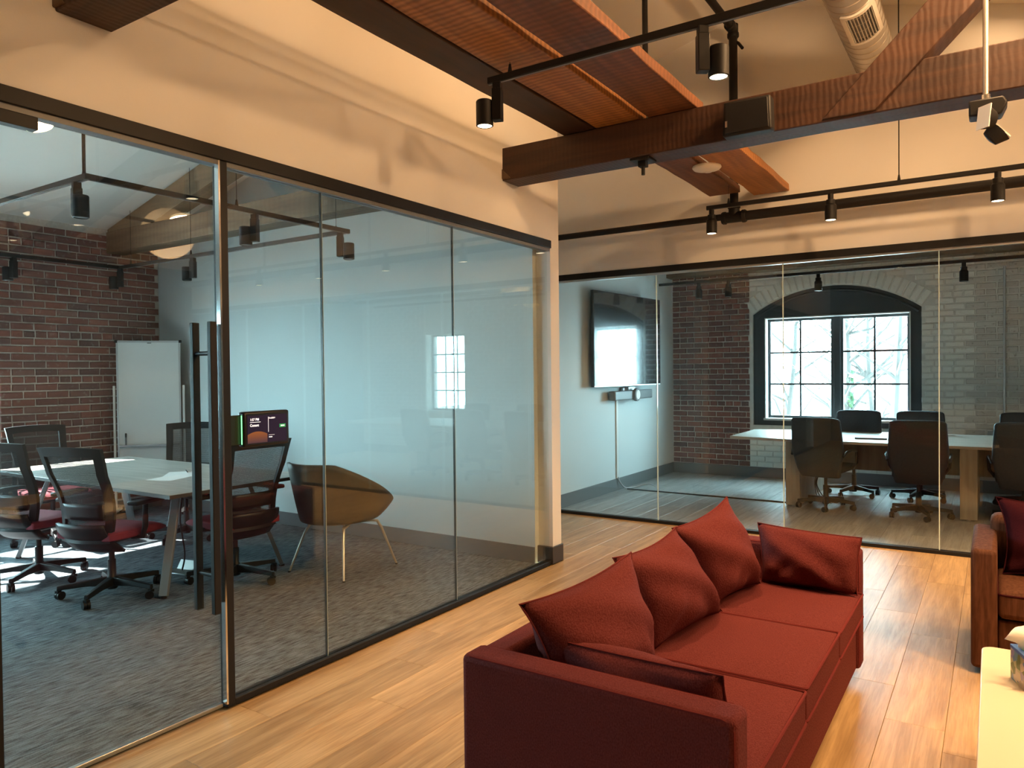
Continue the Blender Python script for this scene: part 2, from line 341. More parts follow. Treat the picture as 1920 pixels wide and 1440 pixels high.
# ---- floors
fl = struct('floor', MB().box(XT-.1, XE, YR+.1, YN, -.1, -.012).box(XA-.05, XE, YS, YR+.1, -.1, -.012).box(-8.2, XT-.1, YR+.1, YB+.1, -.1, -.012), M['plank'])
def chamfer(lx, ly, t, ch, jit=0, rnd=random):
    a, b = lx/2, ly/2; j = lambda: rnd.uniform(-jit, jit)
    vs = [(-a,-b,0),(a,-b,0),(a,b,0),(-a,b,0)]+[(-a+j(),-b+j(),t-ch),(a+j(),-b+j(),t-ch),(a+j(),b+j(),t-ch),(-a+j(),b+j(),t-ch)]
    vs += [(-a+ch+j(),-b+ch+j(),t+j()),(a-ch+j(),-b+ch+j(),t+j()),(a-ch+j(),b-ch+j(),t+j()),(-a+ch+j(),b-ch+j(),t+j())]
    m = MB(); m.add(vs, [(0,1,5,4),(1,2,6,5),(2,3,7,6),(3,0,4,7),(4,5,9,8),(5,6,10,9),(6,7,11,10),(7,4,8,11),(8,9,10,11)]); return m
PW, PL = .228, 1.22
pm = {}
def plank_piece(x, y0, y1, parent, w=PW):
    ym = YB+.035
    if y0 < ym-.03 and y1 > ym+.03: plank_piece(x, y0, ym, parent, w); plank_piece(x, ym, y1, parent, w); return
    mt_ = M['plank2'] if (y0+y1)/2 > ym else M['plank']
    key = (round(w, 3), round(y1-y0, 3), mt_.name)
    if key not in pm:
        me = chamfer(w-.0012, y1-y0-.0012, .012, .0012).mesh('plank'); me.materials.append(mt_); pm[key] = me
    o = bpy.data.objects.new('plank', pm[key]); C.objects.link(o); o.parent = parent; o.location = (x, (y0+y1)/2, -.012)
offs = [0, .42, .84, .2, .63, 1.02]
n_pl = 0
i = 0; x = XA+.02
rest = MB()
while x+PW < 3.2:
    ya = (.9 if x < .4 else 3.2); yend = YB if x+PW > XT else YB
    y = ya-offs[i % 6]
    while y < YN:
        a, b = max(y, ya), min(y+PL, YN)
        if b-a > .05:
            if x < .95 and n_pl < 292: plank_piece(x+PW/2, a, b, fl); n_pl += 1
            else: rest.box(x+.0006, x+PW-.0006, a+.0006, b-.0006, -.012, 0)
        y += PL
    i += 1; x += PW
x = XA+.02; i = 5
while x-PW > XT-.05:                                   # west end of the far room and the passage
    y = YR+.2-offs[i % 6]
    while y < YN:
        a, b = max(y, YR+.2), min(y+PL, YN)
        if b-a > .05: plank_piece(x-PW/2, a, b, fl)
        y += PL
    x -= PW; i = (i-1) % 6
x = XA+.02
while x < XE:
    ya = (.9 if x < .4 else 3.2)
    if x+PW >= 3.2: ya = YN
    y = YS
    while y < ya: rest.box(x+.0006, min(x+PW, XE)-.0006, y+.0006, min(y+PL, ya)-.0006, -.012, 0); y += PL
    if x+PW >= 3.2 : rest.box(x, min(x+PW, XE), ya-.001, YN, -.012, 0)
    x += PW
ro = rest.build('distant_planks', M['plank'], fl); ro['kind'] = 'stuff'
cf = struct('floor', MB().box(XW, XA-.05, YS, YR, -.1, 0), M['carpet'])

# ---- ceiling (two slopes)
t = .12
cl = MB().prism([(XW-.4, roof(XW-.4)), (RX, RZ), (XE+.3, roof(XE+.3)), (XE+.3, roof(XE+.3)+t), (RX, RZ+t), (XW-.4, roof(XW-.4)+t)], 'y', YS-.3, YN+.4)
struct('ceiling', cl, M['ceil'])

# ---- walls
def gable(x0, x1, z0):
    pts = [(x0, z0), (x1, z0), (x1, roof(x1)+.02)]
    if x0 < RX < x1: pts.append((RX, RZ+.02))
    return pts+[(x0, roof(x0)+.02)]
w = MB()
w.prism([(YS, HT), (5.17, HT), (5.17, roof(XA)+.02), (YS, roof(XA)+.02)], 'x', XA-.13, XA)
w.box(XA-.13, XA, 5.036, 5.17, 0, HT)
w.box(XA-.13, XA, YS, -1.2, 0, HT)
struct('wall_left', w, M['paint'])
struct('wall_far', MB().prism(gable(XT-.1, XE, HT), 'y', YB, YB+.12), M['paint'])
struct('wall_rear', MB().prism(gable(XW, XA-.13, 0), 'y', YR, YR+.14), M['paint2'])
struct('wall_side', MB().prism([(YB-.0, 0), (YN, 0), (YN, roof(XT)+.02), (YB, roof(XT)+.02)], 'x', XT-.12, XT), M['paint2'])
struct('wall_passage', MB().prism(gable(XW, XT-.1, -.1), 'y', YB, YB+.12), M['paint'])  # unseen wall, added to stop daylight leaking into the lounge
struct('wall_south', MB().prism(gable(XW, XE, -.05), 'y', YS-.15, YS), M['dark_unseen'])
struct('wall_east', MB().box(XE, XE+.25, YS, YN+.3, -.1, roof(XE)+.05), M['dark_unseen'])

# brick helpers -------------------------------------------------------------
BL, BH, BJ = .203, .0625, .0150
brick_sets = {}
def brick_meshes(mat_):
    if mat_.name not in brick_sets:
        L_ = {}
        for nm, ln in (('s', BL), ('h', .098), ('q', .145)):
            L_[nm] = []
            for k in range(6):
                me = chamfer(ln, BH, .03, .006, .0028).mesh('brick'); me.materials.append(mat_); L_[nm].append(me)
        brick_sets[mat_.name] = L_
    return brick_sets[mat_.name]
def lay(parent, O, U, Nn, u0, u1, z0, z1, matf, limit, skip=None, hrow=6, seed=1, first=None, clip=None, inset=.028):
    """courses of bricks on the plane O + u*U, facing Nn; every brick an object until the limit"""
    rnd = random.Random(seed); U, Nn = Vector(U), Vector(Nn); Zv = Vector((0,0,1))
    rot = Matrix((U, Zv, Nn)).transposed()
    if rot.determinant() < 0: rot = Matrix((-U, Zv, Nn)).transposed()
    todo = []; z = z0; r = 0
    while z+BH <= z1+.001:
        head = (r % hrow == hrow-1); ln = .098 if head else BL
        u = u0-(0 if head else (0 if r % 2 else .109))-.0
        while u < u1-.02:
            a, b = max(u, u0), min(u+ln, u1)
            if clip and clip[2] < z+BH/2 < clip[3] and a < clip[1] and b > clip[0]:
                if b > clip[1]+.03: a = clip[1]
                else: b = a
            if b-a > .04 and not (skip and skip((a+b)/2, z+BH/2)): todo.append((a, b, z, ln))
            u += ln+BJ
        z += BH+BJ; r += 1
    if first: todo.sort(key=first)
    extra = {}
    cnt = 0
    for a, b, z, ln in todo:
        c, wd = (a+b)/2, b-a; mt = matf(c, z); ms = brick_meshes(mt)
        if cnt < limit:
            key = 's' if wd > .175 else ('q' if wd > .12 else 'h'); base = {'s': BL, 'q': .145, 'h': .098}[key]
            o = bpy.data.objects.new('brick', rnd.choice(ms[key])); C.objects.link(o); o.parent = parent
            m = rot.to_4x4(); m.translation = Vector(O)+U*c+Zv*(z+BH/2)-Nn*(inset-rnd.uniform(0, .006))
            o.matrix_local = m @ Matrix.Diagonal((wd/base, 1, 1, 1)); cnt += 1
        else:
            mb = extra.setdefault(mt.name, (MB(), mt))[0]
            p = Vector(O)+U*c+Zv*(z+BH/2)
            mb.obox(p+Nn*-.008, (wd, BH, .028), rot)
    for k, (mb, mt) in extra.items():
        e = mb.build('distant_bricks', mt, parent); e['kind'] = 'stuff'
    return cnt

# west wall (brick) with two window openings
Z0, Z1 = .83, 2.24
w = MB()
ys = [YS, -1.8, .3, 1.20, 3.30, YN+.3]  # openings widened to let more daylight into the carpeted room
for a, b in ((ys[0], ys[1]), (ys[2], ys[3]), (ys[4], ys[5])): w.box(XW-.35, XW-.012, a, b, -.1, roof(XW)+.05)
for a, b in ((ys[1], ys[2]), (ys[3], ys[4])):
    w.box(XW-.35, XW-.012, a, b, -.1, Z0); w.box(XW-.35, XW-.012, a, b, Z1, roof(XW)+.05)
ww = struct('wall_west', w, M['mortar'])
lay(ww, (XW, 0, 0), (0,1,0), (1,0,0), 3.31, YR-.005, .15, 3.14, lambda u, z: M['brick'], 300, first=lambda q: -q[2])
lay(ww, (XW, 0, 0), (0,1,0), (1,0,0), 2.2, 3.31, 2.26, 3.12, lambda u, z: M['brick'], 0, seed=3)

# north wall: red brick west of the arch, painted brick around and east of it
AX0, AX1, AZS, AZT = -2.87, -.77, 2.30, 2.645
ACX = (AX0+AX1)/2; half = (AX1-AX0)/2; rise = AZT-AZS; AR = (half*half+rise*rise)/(2*rise); ACZ = AZT-AR
def arch(n=20, dr=0): 
    a = math.asin(half/AR); return [(ACX+(AR+dr)*math.sin(-a+2*a*k/n), ACZ+(AR+dr)*math.cos(-a+2*a*k/n)) for k in range(n+1)]
YM = YN+.012
wn = struct('wall_north', MB().box(XT-.1, -2.93, YM, YN+.35, -.1, 4.3), M['mortar'])
lay(wn, (0, YN, 0), (1,0,0), (0,-1,0), XT+.005, -2.915, .155, 2.95, lambda u, z: M['brick'], 300, seed=5)
w = MB()
w.box(-2.93, AX1, YM, YN+.35, -.1, .74); w.box(-2.93, AX0, YM, YN+.35, .74, AZS)
for (xa, za), (xb, zb) in zip(arch()[:-1], arch()[1:]): w.prism([(xa, za), (xb, zb), (xb, 3.4), (xa, 3.4)], 'y', YM, YN+.35)
w.box(-2.93, AX0, YM, YN+.35, AZS, 3.4); w.prism(gable(-2.93, AX1, 3.4), 'y', YM, YN+.35)
for a, b in ((AX1, 2.06), (2.95, XE+.1)): w.prism(gable(a, b, -.1), 'y', YM, YN+.35)
w.box(2.06, 2.95, YM, YN+.35, -.1, Z0); w.prism(gable(2.06, 2.95, Z1), 'y', YM, YN+.35)
wp = struct('wall_north', w, M['whitemortar'])
def in_arch(u, z):
    if AX0-.12 < u < AX1+.0 and .72 < z < AZS+.02: return True
    return AX0-.2 < u < AX1+.14 and z >= AZS-.02 and (u-ACX)**2+(z-ACZ)**2 < (AR+.22)**2
def pm_(u, z): return M['gbrick'] if u > -.2 else M['wbrick']
n1 = lay(wp, (0, YN, 0), (1,0,0), (0,-1,0), -2.91, .42, .155, 2.95, pm_, 278, skip=in_arch, clip=(AX0-.03, AX1, .72, AZS+.02), inset=.036, seed=6, first=lambda q: -q[2]+ (5 if q[2] < .7 else 0)*0)
lay(wp, (0, YN, 0), (1,0,0), (0,-1,0), .43, 2.05, .155, 2.95, pm_, 0, seed=8, inset=.036)
lay(wp, (0, YN, 0), (1,0,0), (0,-1,0), 2.96, XE-.01, .155, 2.95, pm_, 0, seed=9, inset=.036)
vm = [chamfer(.074, .20, .034, .006, .003).mesh('arch_brick') for k in range(4)]
for q in vm: q.materials.append(M['wbrick'])
aa = math.asin(half/AR); nv = 26
for k in range(nv):                                       # ring of voussoirs over the window
    a = -aa+2*aa*(k+.5)/nv; d = Vector((math.sin(a), 0, math.cos(a))); s_ = Vector((math.cos(a), 0, -math.sin(a)))
    o = bpy.data.objects.new('arch_brick', random.choice(vm)); C.objects.link(o); o.parent = wp
    m = Matrix((s_, d, Vector((0,-1,0)))).transposed().to_4x4(); m.translation = Vector((ACX, YN+.034, ACZ))+d*(AR+.115); o.matrix_local = m

# baseboards
struct('baseboard_left', MB().box(XA-.145, XA+.012, 5.015, 5.185, 0, .135), M['bronze'], bevel=.003)
struct('baseboard_rear', MB().box(XW, XA-.13, YR-.014, YR, 0, .128), M['greybase'], bevel=.003)
struct('baseboard_side', MB().box(XT, XT+.014, YB+.1, YN-.014, 0, .15), M['greybase'], bevel=.003)
struct('baseboard_north', MB().box(XT, XE, YN-.025, YN-.006, 0, .15), M['greybase'], bevel=.003)
struct('baseboard_west', MB().box(XW-.012, XW+.012, YS, YR-.014, 0, .128), M['greybase'], bevel=.003)

# ------------------------------------------------------------------ glass partitions
GX = XA-.03                       # glass plane of the left partition
def pane(parent, name, axis, at, a, b, z0, z1, th=.012, mt='glass'):
    """one sheet of glass; its two long edges are a part of their own"""
    bx = (lambda m, a, b, z0, z1, t=th: m.box(at-t/2, at+t/2, a, b, z0, z1)) if axis == 'x' else (lambda m, a, b, z0, z1, t=th: m.box(a, b, at-t/2, at+t/2, z0, z1))
    o = bx(MB(), a, b, z0, z1).build(name, M[mt], parent); return o
w1 = root('window_1')
seams = [2.115, 2.70, 3.82, 5.025]
MB().box(XA-.11, XA+.012, -1.2, 5.036, HB, HT).build('header', M['black'], w1, bevel=.002)
MB().box(GX-.028, GX+.028, -1.2, 5.03, HB-.022, HB).build('glazing_channel', M['grey_pl'], w1)
MB().box(GX-.03, GX+.03, 2.115, 5.03, 0, .03).build('floor_track', M['blackm'], w1, bevel=.002)
for a, b in zip(seams[:-1], seams[1:]):
    p_ = pane(w1, 'glass_pane', 'x', GX, a+.002, b-.002, .03, HB-.022)
for yv in seams[1:-1]:
    MB().box(GX-.007, GX+.007, yv-.002, yv+.002, .03, HB-.022).build('glass_joint', M['edge2'], w1)
    MB().box(GX-.0075, GX+.0075, yv-.0055, yv-.002, .03, HB-.022).build('joint_seal', M['darkgasket'], w1)
MB().box(GX-.022, GX+.03, 2.075, 2.115, 0, HB).build('mullion', M['blackm'], w1, bevel=.002)
MB().box(GX+.005, GX+.034, 2.066, 2.075, 0.02, HB).build('door_stop', M['chrome'], w1)
pane(w1, 'glass_pane', 'x', GX, -1.2, 1.15, .03, HB-.022)
MB().box(GX-.03, GX+.03, -1.2, 1.15, 0, .03).build('floor_track', M['blackm'], w1)
MB().box(GX-.02, GX+.02, 1.15, 1.172, 0, HB).build('mullion', M['blackm'], w1)
d1 = root('door_1')
pane(d1, 'glass_pane', 'x', GX, 1.18, 2.062, .022, HB-.03)
MB().box(GX-.012, GX+.012, 1.18, 2.062, .006, .024).build('door_shoe', M['steel'], d1, bevel=.002)
MB().box(GX-.02, GX+.024, 1.18, 1.325, HB-.068, HB-.012).build('top_patch_fitting', M['black'], d1, bevel=.002)
MB().lathe([(.012, 0), (.012, .02)], (GX, 1.22, HB-.018), 12).build('pivot_pin', M['black'], d1)
for side, yy, x_, z0, z1 in ((1, 2.0, GX+.065, .46, 1.76), (-1, 2.0, GX-.065, .46, 1.76)):
    MB().box(x_-.013, x_+.013, yy-.017, yy+.017, z0, z1).build('pull_handle', M['blackm'], d1, bevel=.003)
for z in (1.62, .63):
    MB().tube([(GX-.06, 2.0, z), (GX+.06, 2.0, z)], .010, 12).build('handle_standoff', M['black'], d1)

w2 = root('window_2')
xs = [XT, -2.815, -1.602, -.378, .84, 2.06, 3.28, XE]
GY = YB+.035
MB().box(XT, XE, YB-.012, YB+.11, HB, HT).build('header', M['black'], w2, bevel=.002)
MB().box(XT, XE, GY-.022, GY+.022, HB-.02, HB).build('glazing_channel', M['alu'], w2)
MB().box(XT, XE, GY-.03, GY+.03, 0, .03).build('floor_track', M['blackm'], w2, bevel=.002)
for a, b in zip(xs[:-1], xs[1:]): pane(w2, 'glass_pane', 'y', GY, a+.002, b-.002, .03, HB-.02, mt='glass2')
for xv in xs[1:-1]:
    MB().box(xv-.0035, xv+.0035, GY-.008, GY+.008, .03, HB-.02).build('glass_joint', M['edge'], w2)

# ------------------------------------------------------------------ windows to the outside
M['frame'] = mat('window_frame', (.05,.058,.062), .45)
M['reveal'] = mat('white_reveal', (.80,.82,.82), .5)
w3 = root('window_3')
wx0, wx1, wz0, wz1 = -2.70, -.91, .84, 2.235
ar = arch()
def strip(pts_in, pts_out):   # helper for the charcoal surround
    pass
sur = MB()
for (xa, za), (xb, zb) in zip(ar[:-1], ar[1:]):
    if za > wz1 or zb > wz1: sur.prism([(xa, wz1+.015), (xb, wz1+.015), (xb, max(zb, wz1+.02)), (xa, max(za, wz1+.02))], 'y', YN+.06, YN+.09)
sur.build('arch_panel', M['charcoal'], w3)
MB().box(AX0, wx0-.015, YN+.06, YN+.09, .74, wz1+.015).build('side_panel', M['charcoal'], w3)
MB().box(wx1+.015, AX1, YN+.06, YN+.09, .74, wz1+.015).build('side_panel', M['charcoal'], w3)
MB().box(wx0-.015, wx1+.015, YN+.06, YN+.09, .74, wz0-.03).build('apron_panel', M['charcoal'], w3)
ar2 = arch(20, -.06)
MB().tube([(x_, YN+.055, z_) for x_, z_ in ar2], .018, 6).build('arch_trim', M['charcoal'], w3)
MB().box(wx0-.015, wx0, YN+.05, YN+.28, wz0-.03, wz1+.015).build('reveal', M['reveal'], w3)
MB().box(wx1, wx1+.015, YN+.05, YN+.28, wz0-.03, wz1+.015).build('reveal', M['reveal'], w3)
MB().box(wx0-.015, wx1+.015, YN+.05, YN+.28, wz1, wz1+.015).build('reveal', M['reveal'], w3)
MB().box(wx0-.03, wx1+.03, YN+.03, YN+.28, wz0-.03, wz0).build('window_sill', M['reveal'], w3, bevel=.004)
def sash(parent, x0, x1, z0, z1, y, cols, rows, fr=.035):
    f_ = MB().box(x0, x0+fr, y, y+.05, z0, z1).box(x1-fr, x1, y, y+.05, z0, z1).box(x0+fr, x1-fr, y, y+.05, z0, z0+fr).box(x0+fr, x1-fr, y, y+.05, z1-fr, z1)
    s_ = f_.build('sash', M['frame'], parent)
    gx0, gx1, gz0, gz1 = x0+fr, x1-fr, z0+fr, z1-fr
    for i in range(1, cols): MB().box(gx0+(gx1-gx0)*i/cols-.012, gx0+(gx1-gx0)*i/cols+.012, y+.008, y+.04, gz0, gz1).build('muntin', M['frame'], s_)
    for j in range(1, rows): MB().box(gx0, gx1, y+.010, y+.038, gz0+(gz1-gz0)*j/rows-.012, gz0+(gz1-gz0)*j/rows+.012).build('muntin', M['frame'], s_)
    for i in range(cols):
        for j in range(rows):
            MB().box(gx0+(gx1-gx0)*i/cols+.004, gx0+(gx1-gx0)*(i+1)/cols-.004, y+.022, y+.026, gz0+(gz1-gz0)*j/rows+.004, gz0+(gz1-gz0)*(j+1)/rows-.004).build('pane', M['winglass'], s_)
MB().box(-1.83, -1.745, YN+.17, YN+.25, wz0, wz1).build('mullion', M['frame'], w3, bevel=.003)
sash(w3, wx0, -1.83, wz0, wz1, YN+.19, 2, 3); sash(w3, -1.745, wx1, wz0, wz1, YN+.19, 2, 3)
w4 = root('window_4')
sash(w4, 2.06, 2.95, Z0, Z1, YN+.19, 3, 4)
MB().box(2.03, 2.98, YN+.0, YN+.19, Z0-.03, Z0).build('window_sill', M['reveal'], w4)
for nm, y0 in (('window_5', 1.20), ('window_6', -1.8)):
    w5 = root(nm, (XW-.2, y0, 0)); w5.rotation_euler = (0, 0, R(-90))
    # local x runs towards -y, local y outward is -x
    f_ = MB()
    w5.rotation_euler = (0, 0, R(90)); w5.location = (XW-.12, y0, 0)
    sash(w5, 0, 1.01, Z0, Z1, 0, 2, 3); sash(w5, 1.09, 2.1, Z0, Z1, 0, 2, 3)
    MB().box(1.01, 1.09, -.02, .06, Z0, Z1).build('mullion', M['frame'], w5)
    MB().box(-.0, 2.1, -.14, .0, Z0-.03, Z0).build('window_sill', M['reveal'], w5)
    MB().box(0, .012, -.11, .0, Z0, Z1).build('jamb_lining', M['charcoal'], w5); MB().box(2.088, 2.1, -.11, .0, Z0, Z1).build('jamb_lining', M['charcoal'], w5)
# ------------------------------------------------------------------ trusses
BZ0, BZ1, BW = 2.885, 3.118, .21
def truss(y0, label, mats, main=False):
    t_ = thing('roof_truss', label, 'timber truss', (RX, y0, BZ0), 0, 'timber trusses')
    def loc(mb): mb.v = [(a-RX, b-y0, c-BZ0) for a, b, c in mb.v]; return mb
    def beam(x0, x1):
        m = MB(); n = 14
        rnd = random.Random(int(y0*10))
        # slightly waney sawn beam
        pts = []
        for k in range(n+1):
            x = x0+(x1-x0)*k/n; j = lambda: rnd.uniform(-.003, .003)
            pts.append([(x, y0+j(), BZ0+j()), (x, y0+BW+j(), BZ0+j()), (x, y0+BW+j(), BZ1+j()), (x, y0+j(), BZ1+j())])
        vs = [q for r_ in pts for q in r_]; fs = []
        for k in range(n): fs += [(4*k+i, 4*k+(i+1) % 4, 4*k+4+(i+1) % 4, 4*k+4+i) for i in range(4)]
        fs += [(0,1,2,3), (4*n+3, 4*n+2, 4*n+1, 4*n)]
        return m.add(vs, fs)
    loc(beam(XA-.05, XE-.02)).build('tie_beam', mats[0], t_, bevel=.006)
    loc(beam(XW+.005, XA-.06)).build('tie_beam', mats[1], t_, bevel=.006)
    d = .25
    def rafter(s):
        xe = XW+.01 if s < 0 else XE-.01
        return [(RX, RZ-.01), (xe, roof(xe)-.01), (xe, roof(xe)-.01-d), (RX, RZ-.01-d)]
    loc(MB().prism(rafter(-1), 'y', y0+.01, y0+BW-.01)).build('rafter', mats[1], t_, bevel=.005)
    loc(MB().prism(rafter(1), 'y', y0+.01, y0+BW-.01)).build('rafter', mats[0], t_, bevel=.005)
    # 45 degree struts rising outwards from the tie beam to the rafters
    def strut(s):
        a, wd = -.80, .27; r_ = []
        z0 = BZ0+.012
        def up(x): # where the 45 degree edge meets the rafter underside
            return (RZ-.26-RS*(x-RX) - z0 + 1*0)
        # left edge from (a,z0) at 45 deg; right edge from (a+wd,z0)
        def hit(x0):
            # z0 + (x-x0) = RZ-.26-RS*(x-RX)
            x = (RZ-.26+RS*RX-z0+x0)/(1+RS); return (x, z0+x-x0)
        q = [(a, z0), (a+wd, z0), hit(a+wd), hit(a)]
        return q if s > 0 else [(2*RX-u, z) for u, z in q]
    m_ = loc(MB().prism(strut(1), 'y', y0-.012, y0+BW-.03)); m_.build('strut', mats[0], t_, bevel=.005)
    m_ = loc(MB().prism(strut(-1), 'y', y0-.012, y0+BW-.03)); m_.build('strut', mats[1], t_, bevel=.005)
    return t_
truss(4.377, 'dark brown sawn timber truss crossing the lounge, carrying the black loudspeaker', (M['beam_x'], M['oldbeam_x']))
truss(1.39, 'timber truss whose beam end pokes in at the upper left corner', (M['beam_x'], M['oldbeam_x']))
truss(7.37, 'timber truss hidden just behind the wall over the far glass', (M['beam_x'], M['oldbeam_x']))
truss(10.36, 'aged timber truss along the top of the painted brick wall', (M['oldbeam_x'], M['oldbeam_x']))

# planks laid along the ties
def loft_plank(x0, x1, y0, y1, z0, mt, label, th=.062, seed=1):
    rnd = random.Random(seed); n = 12; vs = []; fs = []
    for k in range(n+1):
        y = y0+(y1-y0)*k/n; j = lambda a=.006: rnd.uniform(-a, a)
        vs += [(x0+j(), y, z0), (x1+j(), y, z0), (x1+j(), y, z0+th), (x0+j(), y, z0+th)]
    for k in range(n): fs += [(4*k+i, 4*k+(i+1) % 4, 4*k+4+(i+1) % 4, 4*k+4+i) for i in range(4)]
    fs += [(0,1,2,3), (4*n+3, 4*n+2, 4*n+1, 4*n)]
    m = MB().add(vs, fs); c = ((x0+x1)/2, y0, z0); m.v = [(a-c[0], b-c[1], e-c[2]) for a, b, e in m.v]
    return tag(m.build('loft_plank', mt, None, bevel=.005, loc=c), label, 'plank', 'planks laid on the trusses')
PZ = BZ1+.002
loft_plank(-2.445, -2.215, 1.2, 4.56, PZ, M['dark_y'], 'old near-black plank on the trusses, closest to the peach wall', seed=1)
loft_plank(-2.195, -1.885, 1.2, 4.50, PZ, M['orange_y'], 'orange-brown plank with curved saw marks, between the black plank and the gap', seed=2)
loft_plank(-1.83, -1.512, 1.2, 4.50, PZ, M['beam_y'] if False else M['beam_y'], 'wide reddish brown plank on the near trusses, bordering the gap', seed=3)
loft_plank(-2.19, -1.915, 4.52, 6.70, PZ, M['beam_y'], 'brown plank beyond the beam, left of the pipe riser', seed=4)
loft_plank(-1.84, -1.535, 4.52, 6.895, PZ, M['orange_y'], 'short orange plank beyond the beam, ending in mid-air at the right', seed=5)

# ------------------------------------------------------------------ track lighting
def track(pts, label, z, hang=(), parent_loc=None, stem=None, group='black lighting tracks'):
    t_ = thing('lighting_track', label, 'lighting track', (pts[0][0], pts[0][1], z), 0, group)
    o = Vector((pts[0][0], pts[0][1], z))
    for a, b in zip(pts[:-1], pts[1:]):
        m = MB(); a3, b3 = Vector((*a, z))-o, Vector((*b, z))-o; d = (b3-a3).normalized()*.018
        m.bar(a3-d, b3+d, .034, .034); m.build('rail', M['blackm'], t_, bevel=.003)
        MB().bar(a3-d+Vector((0,0,-.018)), b3+d+Vector((0,0,-.018)), .012, .003).build('conductor_slot', M['grey_pl'], t_)
    for h in hang:
        x, y = h[0], h[1]; r = h[2] if len(h) > 2 else .0022
        MB().tube([Vector((x, y, z+.017))-o, Vector((x, y, h[3] if len(h) > 3 else roof(x)-.002))-o], r, 6).build('suspension_cable' if r < .006 else 'suspension_rod', M['blackm'], t_)
        MB().lathe([(.010, .015), (.012, .02), (.006, .06)], Vector((x, y, z))-o, 10).build('cable_grip', M['blackm'], t_)
    return t_
def spot(x, y, z, ang, label, on=True, style='side', w=None, r=.045, L=.135, group='black spotlights on the tracks'):
    t_ = thing('spotlight', label, 'spotlight', (x, y, z), ang, group)
    if style == 'side':                       # flat driver box with the lamp barrel beside it
        MB().box(-.022, .022, -.022, .022, -.055, -.017).build('track_adapter', M['black'], t_, bevel=.003)
        MB().box(-.026, .026, -.026, .026, -.215, -.05).build('driver_box', M['black'], t_, bevel=.004)
        c = (.070, 0, 0)
        MB().lathe([(r-.004, -.105), (r, -.110), (r, -.235), (r-.006, -.238), (r-.008, -.228)], c, 24).build('barrel', M['black'], t_, smooth=True)
        MB().box(.02, .035, -.012, .012, -.17, -.13).build('pivot', M['black'], t_)
        zl = -.234
    else:
        c = (0, 0, 0)
        MB().lathe([(.022, -.017), (.022, -.06), (.034, -.065), (.034, -.105)], c, 20).build('track_adapter', M['black'], t_, smooth=True)
        MB().lathe([(.034, -.100), (r-.004, -.108), (r, -.115), (r, -.225), (r-.006, -.228), (r-.008, -.219)], c, 24).build('barrel', M['black'], t_, smooth=True)
        zl = -.226
    lens = MB().lathe([(r-.007, zl), (r-.009, zl+.004)], c, 20).build('lens', M['lampglow'] if on else M['grey_pl'], t_)
    if on:
        l = bpy.data.lights.new('spot_beam', 'SPOT'); l.energy = w or SPOT_W; l.color = WARM; l.spot_size = R(80); l.spot_blend = .9; l.shadow_soft_size = .035
        lo = bpy.data.objects.new('spot_beam', l); C.objects.link(lo); lo.parent = t_; lo.location = (c[0], c[1], zl-.012)
    return t_
T1Y, T1Z = 3.20, 3.05
track([(-2.205, T1Y), (2.7, T1Y)], 'black lighting track above the sofa, crossing in front of the planks', T1Z, hang=((-2.09, T1Y, .0022, PZ), (.2, T1Y), (2.5, T1Y)))
spot(-2.17, T1Y, T1Z, R(200), 'lit black spotlight at the left end of the near track, against the peach wall')
spot(-1.075, T1Y, T1Z, R(35), 'lit black spotlight hanging in front of the ceiling, left of the round duct')
for k, x in enumerate((.55, 1.75)): spot(x, T1Y, T1Z, R(35), 'added black spotlight on the near track, beyond the right edge'+(' again' if k else ''), group='added spotlights out of view')  # unseen lamps added to help light the lounge evenly
T2Y, T2Z = 6.40, 2.95
track([(-2.105, T2Y), (3.4, T2Y)], 'black lighting track under the sprinkler main, near the far glass', T2Z, hang=((-.615, T2Y, .0045), (-1.93, T2Y, .0022, PZ), (2.2, T2Y, .0045)))
spot(-2.08, T2Y, T2Z, 0, 'lit spotlight at the left end of the far track, beside the pipe tee', style='drop')
spot(-1.105, T2Y, T2Z, 0, 'lit spotlight in the middle of the far track, under the orange plank end', style='drop')
spot(.02, T2Y, T2Z, 0, 'lit spotlight on the far track, rightmost, under the emergency light', style='drop')
for k, x in enumerate((1.15, 2.3)): spot(x, T2Y, T2Z, 0, 'added black spotlight on the far track, beyond the right edge'+(' again' if k else ''), style='drop', group='added spotlights out of view')  # likewise added out of view as extra lounge light
# fill spots on an unseen east track, added to brighten the upper plaster
WZ = 3.36
track([(2.45, -.6), (2.45, 6.2)], 'added unseen lighting track along the east side, carrying the fill spots', WZ, hang=((2.45, -.3), (2.45, 5.9)))
def washer(x, y, target, w_, size, label):
    t_ = thing('fill_spot', label, 'spotlight', (x, y, WZ), 0, 'added fill spots out of view')
    d = Vector(target)-Vector((x, y, WZ-.16)); q = d.to_track_quat('-Z', 'Y').to_matrix()
    MB().lathe([(.018, -.017), (.018, -.10)], (0,0,0), 12).build('stem', M['black'], t_)
    m = MB().lathe([(.04, .09), (.05, .08), (.05, -.07), (.045, -.075), (.042, -.06)], (0,0,0), 20); m.v = [tuple(q@Vector(a)+Vector((0,0,-.16))) for a in m.v]; m.build('barrel', M['black'], t_, smooth=True)
    m = MB().lathe([(.041, -.062), (.03, -.064)], (0,0,0), 20); m.v = [tuple(q@Vector(a)+Vector((0,0,-.16))) for a in m.v]; m.build('lens', M['lampglow'], t_)
    l = bpy.data.lights.new('fill_beam', 'SPOT'); l.energy = w_; l.color = WARM; l.spot_size = R(size); l.spot_blend = .8; l.shadow_soft_size = .3
    lo = bpy.data.objects.new('fill_beam', l); C.objects.link(lo); lo.parent = t_; lo.location = Vector((0,0,-.16))+d.normalized()*.09; lo.rotation_euler = d.to_track_quat('-Z', 'Y').to_euler()
